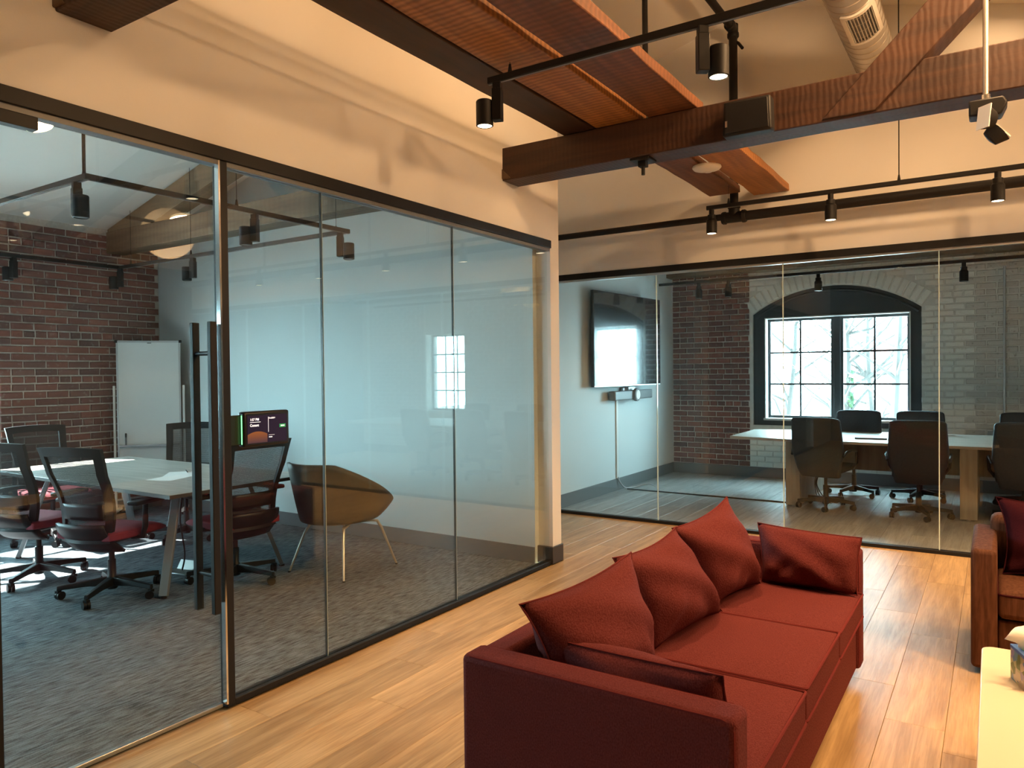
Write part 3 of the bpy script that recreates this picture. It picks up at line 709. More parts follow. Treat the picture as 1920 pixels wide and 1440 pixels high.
for k, (y, ty, w_) in enumerate(((-.3, .8, 1), (1.6, 2.6, 1), (3.6, 4.6, 1))):
    washer(2.45, y, (-2.35, ty, 4.75), FILL_W*w_*2.2, 62, 'added fill spot aimed at the upper left plaster, %s from the viewer' % ('first', 'second', 'third')[k])
for k, (y, tx, w_) in enumerate(((.6, -1.6, 1), (2.6, .4, .15), (.0, -3.6, 4.5))):
    washer(2.45, y+.35, (tx, YB, 4.3), FILL_W*w_*.9, 50, 'added fill spot aimed at the far plaster, %s one' % ('left', 'right', 'extra')[k])
washer(2.45, 5.2, (-.6, 3.6, 4.5), FILL_W*.6, 70, 'added fill spot aimed at the ceiling over the sofa')
# carpeted room: a rectangle of track
AZ = 2.70
ta = track([(-5.9, 2.275), (-4.47, 2.275), (-4.47, 4.36), (-7.93, 4.36), (-7.93, 2.275), (-5.9, 2.275)], 'rectangular black lighting track hung over the meeting table', AZ,
      hang=((-4.5, 2.275, .010), (-7.7, 4.36), (-6.63, 4.36), (-4.6, 4.36), (-4.47, 3.3), (-7.93, 3.0)))
spot(-4.59, 2.275, AZ, R(-10), 'unlit black spotlight at the near corner of the rectangular track', False)
spot(-4.47, 3.45, AZ, R(205), 'unlit black spotlight on the rectangular track just right of the door mullion', False)
spot(-4.49, 4.30, AZ, R(30), 'unlit black spotlight at the far right corner of the rectangular track', False)
spot(-6.60, 4.36, AZ, R(200), 'unlit black spotlight in front of the white wall, above the door handles', False)
spot(-7.86, 4.33, AZ, R(215), 'unlit black spotlight at the far left corner, against the brick', False)
spot(-7.93, 3.33, AZ, R(200), 'unlit black spotlight at the left edge of the picture, against the brick', False)
# far room
BTZ = 2.72
track([(-3.9, 9.75), (3.4, 9.75)], 'black lighting track inside the far room under the aged truss', BTZ, hang=((-3.4, 9.75), (.6, 9.75)))
spot(-1.83, 9.75, BTZ, 0, 'black spotlight hanging over the crown of the arched window', False, 'drop')
spot(-.29, 9.75, BTZ, 0, 'black spotlight in front of the painted brick, right of the arch', False, 'drop')
spot(-3.35, 9.75, BTZ, 0, 'black spotlight in the far room over the red brick, left one', False, 'drop')
spot(-2.95, 9.75, BTZ, 0, 'black spotlight in the far room over the red brick, right one', False, 'drop')

# flat ceiling lights
def disc(x, y, label, w=None, group='round ceiling lights'):
    z = roof(x)-.005; t_ = thing('ceiling_light', label, 'ceiling light', (x, y, z), 0, group)
    tl = Matrix.Rotation(math.atan(RS)*(1 if x > RX else -1), 3, 'Y')
    a = MB().lathe([(.15, 0), (.15, -.05), (.138, -.06)], (0,0,0), 32); a.v = [tuple(tl@Vector(q)) for q in a.v]; a.build('housing', M['white_pl'], t_, smooth=True)
    a = MB().lathe([(.136, -.058), (.12, -.070), (.04, -.078)], (0,0,0), 32); a.v = [tuple(tl@Vector(q)) for q in a.v]; a.build('diffuser', M['discglow'], t_, smooth=True)
    l = bpy.data.lights.new('disc_light', 'AREA'); l.shape = 'DISK'; l.size = .3; l.energy = w or DISC_W; l.color = WARM; l.spread = R(180)
    lo = bpy.data.objects.new('disc_light', l); C.objects.link(lo); lo.parent = t_; lo.location = tl@Vector((0,0,-.1)); lo.rotation_euler = (0, math.atan(RS)*(1 if x > RX else -1), 0)
    return t_
disc(.10, 6.5, 'glowing round ceiling light at the upper right corner', 3.5)
disc(.30, 3.9, 'added round ceiling light over the armchair, out of view')  # from here on, unseen lights added for even light in the lounge
disc(1.5, 3.3, 'added round ceiling light above the coffee table, out of view')
disc(2.8, 5.6, 'added unseen ceiling light at the east side, farther one')
disc(2.8, 2.2, 'added unseen ceiling light at the east side, nearer one')

# ------------------------------------------------------------------ pipes, duct and ceiling fittings
PYY = 6.75
t_ = thing('sprinkler_pipe', 'black sprinkler main with tee and riser in front of the far wall', 'pipe', (-1.985, PYY, 2.915))
MB().tube([(0, 0, 0), (6.5, 0, -.0)], .044, 16).build('main_pipe', M['blackm'], t_, smooth=True)
MB().tube([(-4.0, 0, .012), (0, 0, .012)], .030, 14).build('branch_pipe', M['blackm'], t_, smooth=True)
MB().tube([(0, 0, 0), (0, 0, 1.72)], .038, 14).build('riser', M['blackm'], t_, smooth=True)
MB().tube([(0, .0, 1.70), (0, -2.05, 1.70)], .034, 14).build('ceiling_run', M['blackm'], t_, smooth=True)
MB().lathe([(.052, -.11), (.058, -.10), (.058, -.075), (.050, -.07), (.050, .07), (.058, .075), (.058, .10), (.052, .11)], (0,0,0), 18, 'x').lathe([(.049, .0), (.049, .075), (.056, .08), (.056, .105), (.042, .11)], (0,0,0), 18).build('tee_fitting', M['black'], t_, smooth=True)
MB().lathe([(.046, 1.62), (.052, 1.63), (.052, 1.66), (.046, 1.67), (.046, 1.74), (.02, 1.75)], (0,0,0), 16).lathe([(.044, -.02), (.050, -.08), (.050, -.11), (.038, -.12)], (0, 0, 1.70), 16, 'y').build('elbow_fitting', M['black'], t_, smooth=True)
MB().tube([(.0, 0, 1.60), (.05, -.0, 1.56), (.09, -.02, 1.50)], .014, 8).build('drain_nipple', M['black'], t_, smooth=True)
for x in (2.6, 4.6):
    MB().tube([(x, 0, .03), (x, 0, 1.2)], .006, 8).lathe([(.05, -.012), (.052, 0), (.05, .012)], (x, 0, 0), 14, 'x').build('pipe_hanger', M['black'], t_)
tag(MB().tube([(0,0,0), (0,0,roof(-2.06)-PZ-.064)], .020, 12).build('hanger_pole', M['blackm'], None, smooth=True, loc=(-2.06, 4.9, PZ+.064)), 'black vertical pole rising from the planks behind the near track', 'pole')

# spiral duct
DX, DZ, DR = -.79, 3.965, .150
t_ = thing('spiral_duct', 'round galvanised spiral duct running under the ceiling', 'duct', (DX, 1.0, DZ))
prof = []; y = 0
m = MB(); n = 36; rings = []
pitch_ = .105; Ld = 5.88; k = 0
ysr = []
y = 0
while y < Ld:
    ysr += [(y, 0), (y+pitch_-.014, 0), (y+pitch_-.010, .0045), (y+pitch_-.004, .0045)]; y += pitch_
ysr.append((Ld, 0))
vs = []; fs = []
for q, (yy, dr) in enumerate(ysr):
    for j in range(n):
        a = 2*math.pi*j/n; sk = (j/n-.5)*pitch_*.9
        vs.append(((DR+dr)*math.cos(a), min(max(yy+sk, 0), Ld), (DR+dr)*math.sin(a)))
for q in range(len(ysr)-1):
    for j in range(n):
        if j == n-1: continue
        fs.append((q*n+j, q*n+(j+1) % n, (q+1)*n+(j+1) % n, (q+1)*n+j))
for q in range(len(ysr)-5):
    fs.append((q*n+n-1, (q+4)*n, (q+5)*n, (q+1)*n+n-1))
MB().add(vs, fs).build('duct_body', M['galv'], t_, smooth=True)
# register on the lower east side of the duct
def reg(a0, a1, y0, y1, r, n=10):
    return [[(r*math.cos(a0+(a1-a0)*i/n), yy, r*math.sin(a0+(a1-a0)*i/n)) for i in range(n+1)] for yy in (y0, y1)]
def curved(mb, a0, a1, y0, y1, r0_, r1_, n=8):
    A = reg(a0, a1, y0, y1, r0_, n); B = reg(a0, a1, y0, y1, r1_, n); k = n+1
    vs = A[0]+A[1]+B[0]+B[1]; fs = []
    for i in range(n): fs += [(i, i+1, k+i+1, k+i), (2*k+i, 3*k+i, 3*k+i+1, 2*k+i+1), (i, 2*k+i, 2*k+i+1, i+1), (k+i, k+i+1, 3*k+i+1, 3*k+i)]
    fs += [(0, k, 3*k, 2*k), (n, 2*k+n, 3*k+n, k+n)]
    return mb.add(vs, fs)
ra0, ra1, ry0, ry1 = R(-110), R(-28), 4.24, 4.72
fr_ = MB(); curved(fr_, ra0, ra0+R(11), ry0, ry1, DR, DR+.017); curved(fr_, ra1-R(11), ra1, ry0, ry1, DR, DR+.017)
curved(fr_, ra0+R(11), ra1-R(11), ry0, ry0+.035, DR, DR+.017); curved(fr_, ra0+R(11), ra1-R(11), ry1-.035, ry1, DR, DR+.017)
g_ = fr_.build('register_frame', M['white_pl'], t_)
bk = MB(); curved(bk, ra0+R(11), ra1-R(11), ry0+.035, ry1-.035, DR+.001, DR+.004); bk.build('register_opening', M['grey_pl'], t_)
for k in range(9):
    a = ra0+R(13)+(ra1-ra0-R(26))*k/8
    sl = MB(); curved(sl, a-R(1.2), a+R(1.2), ry0+.035, ry1-.035, DR+.004, DR+.015, 2); sl.build('louvre', M['galv'], t_)

# loudspeaker box on the beam
t_ = thing('loudspeaker', 'black loudspeaker box fixed to the face of the timber beam', 'speaker', (-1.18, 4.377, 2.875))
MB().prism([(-.145, 0), (.135, 0), (.128, .195), (-.138, .200)], 'y', -.10, -.015).build('cabinet', M['blackm'], t_, bevel=.012)
MB().prism([(-.130, .012), (.120, .012), (.114, .183), (-.124, .188)], 'y', -.106, -.098).build('grille', M['black'], t_, bevel=.004)
MB().box(-.125, -.113, -.109, -.105, .05, .085).build('badge', M['steel'], t_)
MB().box(-.06, .06, -.02, .0, .06, .14).build('bracket', M['black'], t_)
# sensor under the beam
t_ = thing('motion_sensor', 'small black sensor on a square plate under the timber beam', 'sensor', (-1.895, 4.46, BZ0))
MB().box(-.065, .065, -.065, .065, -.014, 0).build('plate', M['blackm'], t_, bevel=.002)
MB().box(-.026, .026, -.026, .026, -.05, -.012).build('body', M['black'], t_, bevel=.003)
MB().tube([(0,0,-.045), (0,0,-.10)], .012, 12).build('stem', M['black'], t_)
# white disc (access point) under the planks
t_ = thing('smoke_detector', 'round white dome fixed under the gap between the planks', 'detector', (-1.885, 5.69, PZ))
MB().lathe([(.108, 0), (.112, -.012), (.100, -.026), (.05, -.036), (.0, -.038)], (0,0,0), 32).build('dome', M['white_pl'], t_, smooth=True, ang=60)
MB().lathe([(.03, -.0365), (.03, -.040), (.0, -.041)], (0,.03,0), 16).build('emblem_ring', M['paper'], t_)
# twin-head emergency light on a conduit
t_ = thing('emergency_light', 'twin-head emergency light hanging from a grey conduit', 'emergency light', (-.035, 4.2, 2.79))
MB().tube([(0,0,.03), (0,0,roof(-.035)-2.79)], .0125, 12).build('conduit', M['galv'], t_, smooth=True)
MB().lathe([(.012, .0), (.020, .006), (.020, .028), (.013, .034)], (0,0,0), 14).build('conduit_coupling', M['chrome'], t_, smooth=True)
MB().prism([(-.068, -.075), (.062, -.085), (.088, -.03), (.070, .0), (-.068, .0)], 'y', -.05, .055).build('body', M['blackm'], t_, bevel=.008)
def head(c, az, el):
    rot = Matrix.Rotation(az, 3, 'Z')@Matrix.Rotation(el, 3, 'X')
    m = MB(); m.lathe([(.018, .05), (.032, .045), (.045, .0), (.047, -.008)], (0,0,0), 4 if False else 20, 'y'); m.v = [tuple(Vector(c)+rot@Vector((q[0]*.8, q[1], q[2]*1.25))) for q in m.v]
    h = m.build('lamp_head', M['blackm'], t_, smooth=True)
    m = MB().box(-.034, .034, -.013, -.007, -.055, .055); m.v = [tuple(Vector(c)+rot@Vector(q)) for q in m.v]; m.build('lens', M['white_pl'], h)
head((.0, -.075, -.098), R(-42), R(-8)); head((.050, .02, -.150), R(100), R(-40))

# ------------------------------------------------------------------ scheduling tablet on the glass
PYC = 2.298
t_ = thing('room_scheduler', 'black tablet with a room booking screen and green side light on the glass', 'tablet', (XA, PYC, 1.267))
MB().box(-.024, -.002, -.20, -.125, -.07, .068).build('mount_plate', mat('green_black', (.012,.022,.012), .4), t_, bevel=.003)
MB().box(-.022, .022, -.132, .132, -.083, .083).build('body', M['black_pl'], t_, bevel=.010)
MB().box(.004, .0105, -.1336, -.131, -.068, .066).build('status_light', M['led'], t_)
MB().box(.0215, .0235, -.113, .113, -.066, .064).build('display', emit('screen_bg', (.018,.012,.030), .6), t_)
so_ = MB().prism([(-.113, -.066), (-.002, -.066)]+[(-.0575+.118*math.sin(a), -.130+.118*math.cos(a)) for a in [R(28-56*k/16) for k in range(17)]], 'x', .0234, .0240)
def planet():
    m, nt, B, N, L = newmat('screen_planet'); tc = N.new('ShaderNodeTexCoord'); sp = N.new('ShaderNodeSeparateXYZ'); L.new(tc.outputs['Object'], sp.inputs[0])
    mr = N.new('ShaderNodeMapRange'); mr.inputs['From Min'].default_value = -.066; mr.inputs['From Max'].default_value = .014; L.new(sp.outputs['Z'], mr.inputs[0])
    rp = N.new('ShaderNodeValToRGB'); rp.color_ramp.elements[0].color = (.10,.035,.05,1); rp.color_ramp.elements[1].color = (.50,.20,.03,1); e = rp.color_ramp.elements.new(.6); e.color = (.42,.11,.02,1); L.new(mr.outputs[0], rp.inputs[0])
    L.new(rp.outputs[0], B.inputs['Emission Color']); B.inputs['Emission Strength'].default_value = .7; B.inputs['Base Color'].default_value = (0,0,0,1); return m
so_.build('wallpaper', planet(), t_)
TXT = emit('screen_text', (.95,.95,1.0), 1.0)
def text(body, size, y, z, mt=TXT, bold=.0):
    c = bpy.data.curves.new('lettering', 'FONT'); c.body = body; c.size = size; c.offset = bold; o_ = bpy.data.objects.new('lettering_src', c)
    C.objects.link(o_); dg = bpy.context.evaluated_depsgraph_get(); me = bpy.data.meshes.new_from_object(o_.evaluated_get(dg)); bpy.data.objects.remove(o_)
    me.materials.clear(); me.materials.append(mt); o = bpy.data.objects.new('lettering', me); C.objects.link(o); o.parent = t_
    o.rotation_euler = (R(90), 0, R(90)); o.location = (.0246, y, z); return o
text('1:57 PM', .0155, -.100, .040, bold=.0004); MB().box(.0235, .0242, -.099, -.040, .0315, .0335).build('divider_line', TXT, t_); text('Conant', .0165, -.100, .0125, bold=.0005)
text('Available', .0110, .006, .045, bold=.0003); MB().box(.0235, .0242, .007, .026, -.0445, -.0405).build('divider_line', TXT, t_)
MB().box(.0235, .0242, .004, .0058, -.018, .054).build('divider_line', TXT, t_)
MB().box(.0235, .0242, .006, .04, -.0335, -.0325).build('divider_line', TXT, t_)
MB().box(.0235, .0241, .070, .106, .000, .016).build('button', emit('screen_button', (.03,.28,.09), .9), t_)
MB().box(.0240, .0245, .077, .099, .0055, .0105).build('divider_line', TXT, t_)
def smooth_pts(p, n=8):
    p = [Vector(q) for q in p]; out = []
    for i in range(len(p)-1):
        a, b, c, d = p[max(i-1, 0)], p[i], p[i+1], p[min(i+2, len(p)-1)]
        for k in range(n):
            t = k/n; out.append(.5*((2*b)+(c-a)*t+(2*a-5*b+4*c-d)*t*t+(3*b-a-3*c+d)*t**3))
    return out+[p[-1]]
# ------------------------------------------------------------------ cushions and sofas
def pillow_mesh(BL_, BR_, TR_, TL_, T, N_=18, pinch=.11, seed=0, sag=.0):
    BL_, BR_, TR_, TL_ = map(Vector, (BL_, BR_, TR_, TL_)); nrm = ((BR_-BL_).cross(TL_-BL_)).normalized(); rnd = random.Random(seed)
    ph = [rnd.uniform(0, 6.28) for _ in range(6)]
    def P(u, v, s):
        a, b = 2*u-1, 2*v-1
        uu = .5+(u-.5)*(1-pinch*(1-b*b)); vv = .5+(v-.5)*(1-pinch*(1-a*a))
        p = BL_*(1-uu)*(1-vv)+BR_*uu*(1-vv)+TR_*uu*vv+TL_*(1-uu)*vv
        e = max(0, (1-abs(a)**2.2)*(1-abs(b)**2.2)); h = T*e**.62
        # bottom fuller than the top, soft wrinkles running in from the corners
        h *= 1+.16*(-b)
        wr = .018*math.sin(9*a+5*b+ph[0])*math.exp(-((a-.7)**2+(b+.8)**2)*3)+.016*math.sin(11*a-7*b+ph[1])*math.exp(-((a+.75)**2+(b+.7)**2)*3)+.008*math.sin(5*a+6*b+ph[2])
        return p+nrm*s*max(0, h+wr*min(1, e*3))
    m = MB(); vs = []; idx = {}
    for s in (1, -1):
        for i in range(N_+1):
            for j in range(N_+1):
                edge = i in (0, N_) or j in (0, N_)
                if edge and (i, j, 0) in idx: idx[(i, j, s)] = idx[(i, j, 0)]; continue
                vs.append(P(i/N_, j/N_, s)); idx[(i, j, s)] = len(vs)-1
                if edge: idx[(i, j, 0)] = len(vs)-1
    fs = []
    for s in (1, -1):
        for i in range(N_):
            for j in range(N_): fs.append((idx[i,j,s], idx[i+1,j,s], idx[i+1,j+1,s], idx[i,j+1,s]))
    m.add(vs, fs)
    rim = [P(i/N_, 0, 0) for i in range(N_)]+[P(1, j/N_, 0) for j in range(N_)]+[P(1-i/N_, 1, 0) for i in range(N_)]+[P(0, 1-j/N_, 0) for j in range(N_)]
    return m, rim
def pillow(corners, T, label, mt, pip, group, seed, cat='cushion', name='throw_pillow', pinch=.12):
    c = sum((Vector(q) for q in corners), Vector())/4; c.z = min(q[2] for q in corners)
    m, rim = pillow_mesh(*[Vector(q)-c for q in corners], T, seed=seed, pinch=pinch)
    t_ = thing(name, label, cat, c, 0, group)
    m.build('cover', mt, t_, smooth=True, ang=180)
    MB().tube(rim, .0032, 6, closed=True).build('seam', pip, t_, smooth=True)
    return t_
def roundbox(x0, x1, y0, y1, z0, z1): return MB().box(x0, x1, y0, y1, z0, z1)
def rect_rim(x0, x1, y0, y1, z, r=.03, n=4):
    pts = []
    for cx, cy_, a0 in ((x1-r, y1-r, 0), (x0+r, y1-r, 90), (x0+r, y0+r, 180), (x1-r, y0+r, 270)):
        for k in range(n+1):
            a = R(a0+90*k/n); pts.append((cx+r*math.cos(a), cy_+r*math.sin(a), z))
    return pts
# red three-seat sofa: local origin at floor, front towards +x
SX0, SX1, SY0, SY1, SH = -1.405, -.545, 1.845, 4.005, .632
t_ = thing('sofa', 'long red three-seat sofa with low square arms, in the foreground', 'sofa', (-.975, 2.925, 0))
def L3(m): m.v = [(a+.975, b-2.925, c) for a, b, c in m.v]; return m
AT = .115
L3(MB().box(SX0, SX1-.018, SY0+AT, SY1-AT, .055, .315)).build('base', M['red'], t_, bevel=.015, seg=3)
L3(MB().box(SX0, SX0+.105, SY0+AT*.2, SY1-AT*.2, .06, SH-.004)).build('backrest', M['red'], t_, bevel=.022, seg=3)
for y0, y1 in ((SY0, SY0+AT), (SY1-AT, SY1)):
    a_ = L3(MB().box(SX0-.01, SX1, y0, y1, .055, SH)).build('armrest', M['red'], t_, bevel=.020, seg=3)
    for yy in (y0+.008, y1-.008):
        pts = [(SX1-.008, yy, .08), (SX1-.008, yy, SH-.03), (SX1-.022, yy, SH-.012), (SX1-.04, yy, SH-.006), (SX0+.02, yy, SH-.006)]
        L3(MB().tube(pts, .0045, 6)).build('piping', M['redpip'], a_, smooth=True)
cy0, cy1 = SY0+AT+.004, SY1-AT-.004; cw = (cy1-cy0)/3
for k in range(3):
    y0, y1 = cy0+k*cw+.003, cy0+(k+1)*cw-.003; zt = .432+(.006 if k == 1 else 0); xf = SX1+.012
    m = MB(); nu, nv = 14, 12
    x0 = SX0+.11
    def top(u, v, y0=y0, y1=y1, zt=zt, x0=x0, xf=xf):
        a, b = 2*u-1, 2*v-1; return (x0+(xf-x0)*u, y0+(y1-y0)*v, zt+.016*(1-a**4)*(1-b**4))
    vs = [top(i/nu, j/nv) for i in range(nu+1) for j in range(nv+1)]; n0 = len(vs)
    bt = [(q[0], q[1], .318) for q in vs]
    fs = [(i*(nv+1)+j, (i+1)*(nv+1)+j, (i+1)*(nv+1)+j+1, i*(nv+1)+j+1) for i in range(nu) for j in range(nv)]
    fs += [tuple(n0+q for q in f[::-1]) for f in fs]
    ring = [(i, 0) for i in range(nu)]+[(nu, j) for j in range(nv)]+[(nu-i, nv) for i in range(nu)]+[(0, nv-j) for j in range(nv)]
    id_ = lambda q: q[0]*(nv+1)+q[1]
    fs += [(id_(ring[i]), id_(ring[(i+1) % len(ring)]), n0+id_(ring[(i+1) % len(ring)]), n0+id_(ring[i])) for i in range(len(ring))]
    s_ = L3(m.add(vs+bt, fs)).build('seat_cushion', M['red'], t_, bevel=.012, seg=3)
    for z in (zt, .326): L3(MB().tube(rect_rim(x0, xf+.001, y0, y1, z, .012), .0055, 6, closed=True)).build('piping', M['redpip'], s_, smooth=True)
for x, y in ((SX0+.08, SY0+.08), (SX1-.08, SY0+.08), (SX0+.08, SY1-.08), (SX1-.08, SY1-.08)):
    L3(MB().lathe([(.022, 0), (.028, .06)], (x, y, 0), 14)).build('leg', M['blackm'], t_, smooth=True)
G1, G2 = 'large red back cushions on the sofa', 'flat red arm cushions on the sofa'
pillow([(-1.13,1.99,.44),(-1.045,2.56,.44),(-1.135,2.53,.845),(-1.26,1.95,.785)], .135, 'large red cushion nearest the viewer, leaning at the near end of the sofa', M['red'], M['redpip'], G1, 1)
pillow([(-1.10,2.62,.44),(-1.02,3.26,.435),(-1.165,3.06,.835),(-1.235,2.58,.80)], .135, 'middle one of the three large red back cushions', M['red'], M['redpip'], G1, 2)
pillow([(-1.08,3.26,.44),(-.985,3.765,.44),(-1.125,3.675,.885),(-1.21,3.14,.815)], .135, 'large red cushion with a tall pointed corner, at the far end of the sofa', M['red'], M['redpip'], G1, 3)
pillow([(-.99,3.80,.445),(-.545,3.80,.445),(-.530,3.845,.712),(-1.02,3.845,.735)], .085, 'flat oblong red cushion leaning on the far arm', M['red'], M['redpip'], G2, 4, pinch=.05)
pillow([(-1.17,2.13,.45),(-.61,2.12,.45),(-.635,2.03,.665),(-1.20,2.03,.665)], .095, 'flat oblong red cushion tucked behind the near arm', M['red'], M['redpip'], G2, 5, pinch=.05)

# chestnut armchair (faces the viewer), at the right edge
t_ = thing('armchair', 'chestnut brown armchair with square arms, at the right edge', 'armchair', (.32, 4.65, 0))
def L3(m): m.v = [(a-.32, b-4.65, c) for a, b, c in m.v]; return m
for x0 in (-.10, .625):
    a_ = L3(MB().box(x0, x0+.112, 4.285, 5.02, .03, .622)).build('armrest', M['brownfab'], t_, bevel=.022, seg=3)
L3(MB().box(.012, .625, 4.33, 4.98, .05, .275)).build('base', M['brownfab'], t_, bevel=.012)
L3(MB().box(.012, .625, 4.30, 4.86, .285, .425)).build('seat_cushion', M['brownfab'], t_, bevel=.03, seg=4)
L3(MB().tube(rect_rim(.014, .623, 4.302, 4.858, .405, .03), .005, 6, closed=True)).build('piping', M['maroon'], t_, smooth=True)
L3(MB().box(-.02, .66, 4.86, 5.03, .05, .70)).build('backrest', M['brownfab'], t_, bevel=.04, seg=3)
for x, y in ((-.04, 4.35), (.68, 4.35), (-.04, 4.95), (.68, 4.95)): L3(MB().lathe([(.016, 0), (.02, .04)], (x, y, 0), 10)).build('leg', M['blackm'], t_)
pillow([(.035,4.66,.43),(.60,4.66,.43),(.62,4.80,.80),(.005,4.79,.815)], .085, 'dark maroon cushion standing on the chestnut armchair', M['maroon'], M['maroon'], None, 9)

# cream coffee table and tissue box, lower right corner
t_ = thing('coffee_table', 'low cream-topped table with rounded corner, at the lower right corner', 'coffee table', (.45, 2.55, 0))
def rrect(x0, x1, y0, y1, r, n=6): return [(a, b) for a, b, _ in rect_rim(x0, x1, y0, y1, 0, r, n)]
MB().prism(rrect(-.492, .49, -.85, .80, .045), 'z', .422, .450).build('table_top', M['cream'], t_, bevel=.004)
for x in (-.40, .36): MB().box(x, x+.04, -.72, .66, .02, .422).build('panel_leg', M['cream'], t_, bevel=.003)
MB().box(-.36, .36, -.03, .0, .12, .40).build('stretcher', M['cream'], t_)
for x in (-.38, .38):
    for y in (-.68, .62): MB().lathe([(.018, 0), (.018, .02)], (x, y, 0), 10).build('foot', M['blackm'], t_)
def floral():
    m, nt, B, N, L = newmat('floral_print'); tc = N.new('ShaderNodeTexCoord'); v = N.new('ShaderNodeTexVoronoi'); v.inputs['Scale'].default_value = 38; L.new(tc.outputs['Object'], v.inputs['Vector'])
    sp = N.new('ShaderNodeSeparateColor'); L.new(v.outputs['Color'], sp.inputs[0]); rp = N.new('ShaderNodeValToRGB'); rp.color_ramp.interpolation = 'CONSTANT'
    cs = [(.10,.16,.05),(.42,.42,.22),(.10,.20,.38),(.30,.25,.42),(.55,.48,.38),(.12,.28,.36),(.40,.33,.26)]
    for i, c in enumerate(cs):
        e = rp.color_ramp.elements[i] if i < 2 else rp.color_ramp.elements.new(i/len(cs))
        e.position = i/len(cs)
    for i, e in enumerate(rp.color_ramp.elements): e.color = (*cs[i], 1)
    L.new(sp.outputs[0], rp.inputs[0]); L.new(rp.outputs[0], B.inputs['Base Color']); B.inputs['Roughness'].default_value = .35; return m
t_ = thing('tissue_box', 'square tissue box with blue and green floral print on the cream table', 'tissue box', (.118, 3.01, .450), R(18))
MB().box(-.058, .058, -.058, .058, 0, .108).build('carton', floral(), t_, bevel=.002)
MB().box(-.0588, .0588, -.0588, .0588, .106, .118).build('top_band', mat('blue_card', (.05,.13,.36), .4), t_, bevel=.002)
MB().lathe([(.042, .118), (.042, .1195), (.030, .1195), (.030, .118)], (0,0,0), 20).build('opening_rim', mat('green_card', (.30,.50,.20), .4), t_)
def tis(u, v):
    a, b = 2*u-1, 2*v-1; w_ = .018+.065*v; return (a*w_+.01*math.sin(4*b)-.012*v, .012*math.sin(5*a+3*v)*v+.012*a*v, .112+.095*v-.045*abs(a)**1.6*v+.006*math.sin(7*a))
MB().grid(tis, 14, 8).build('tissue', M['paper'], t_, smooth=True, ang=180, solid=.0012)

# ------------------------------------------------------------------ swivel chairs
def star_base(t_, rad=.31, hub=.09, mt='black_pl', turn=0.0, metal='black_pl'):
    for k in range(5):
        a = turn+2*math.pi*k/5; d = Vector((math.cos(a), math.sin(a), 0)); n_ = Vector((-d.y, d.x, 0)); m = MB(); vs = []
        for s_, w_, z0, z1 in ((.02, .030, hub-.02, hub+.040), (.16, .024, hub-.012, hub+.026), (rad, .017, .066, .096)):
            for sx, zz in ((-1, z0), (1, z0), (.7, z1), (-.7, z1)): vs.append(d*s_+n_*w_*sx+Vector((0,0,zz)))
        fs = []
        for q in range(2): fs += [(4*q+i, 4*q+(i+1) % 4, 4*q+4+(i+1) % 4, 4*q+4+i) for i in range(4)]
        fs += [(0,1,2,3), (11,10,9,8)]
        lg = m.add(vs, fs).build('base_leg', M[mt], t_, bevel=.004)
        c = d*(rad-.006); f_ = d*.018
        tl = Vector((math.cos(a+.8), math.sin(a+.8), 0)); tn = Vector((-tl.y, tl.x, 0))
        cm = MB()
        for s_ in (-1, 1):
            p = c-tl*.012+tn*s_*.012; cm.tube([p-tn*.009, p+tn*.009], .0285, 14); cm.v[-28:] = [(q[0], q[1], q[2]+.0285) for q in cm.v[-28:]]
        cm.tube([c+Vector((0,0,.035)), c+Vector((0,0,.075))], .009, 8)
        cm.box(c.x-.014, c.x+.014, c.y-.014, c.y+.014, .045, .064)
        cm.build('caster', M['black'], lg, smooth=True)
    MB().lathe([(.030, .045), (.034, .05), (.034, hub+.04), (.027, hub+.05), (.027, .25), (.019, .255), (.019, .40)], (0,0,0), 16).build('gas_column', M['black_pl'], t_, smooth=True)
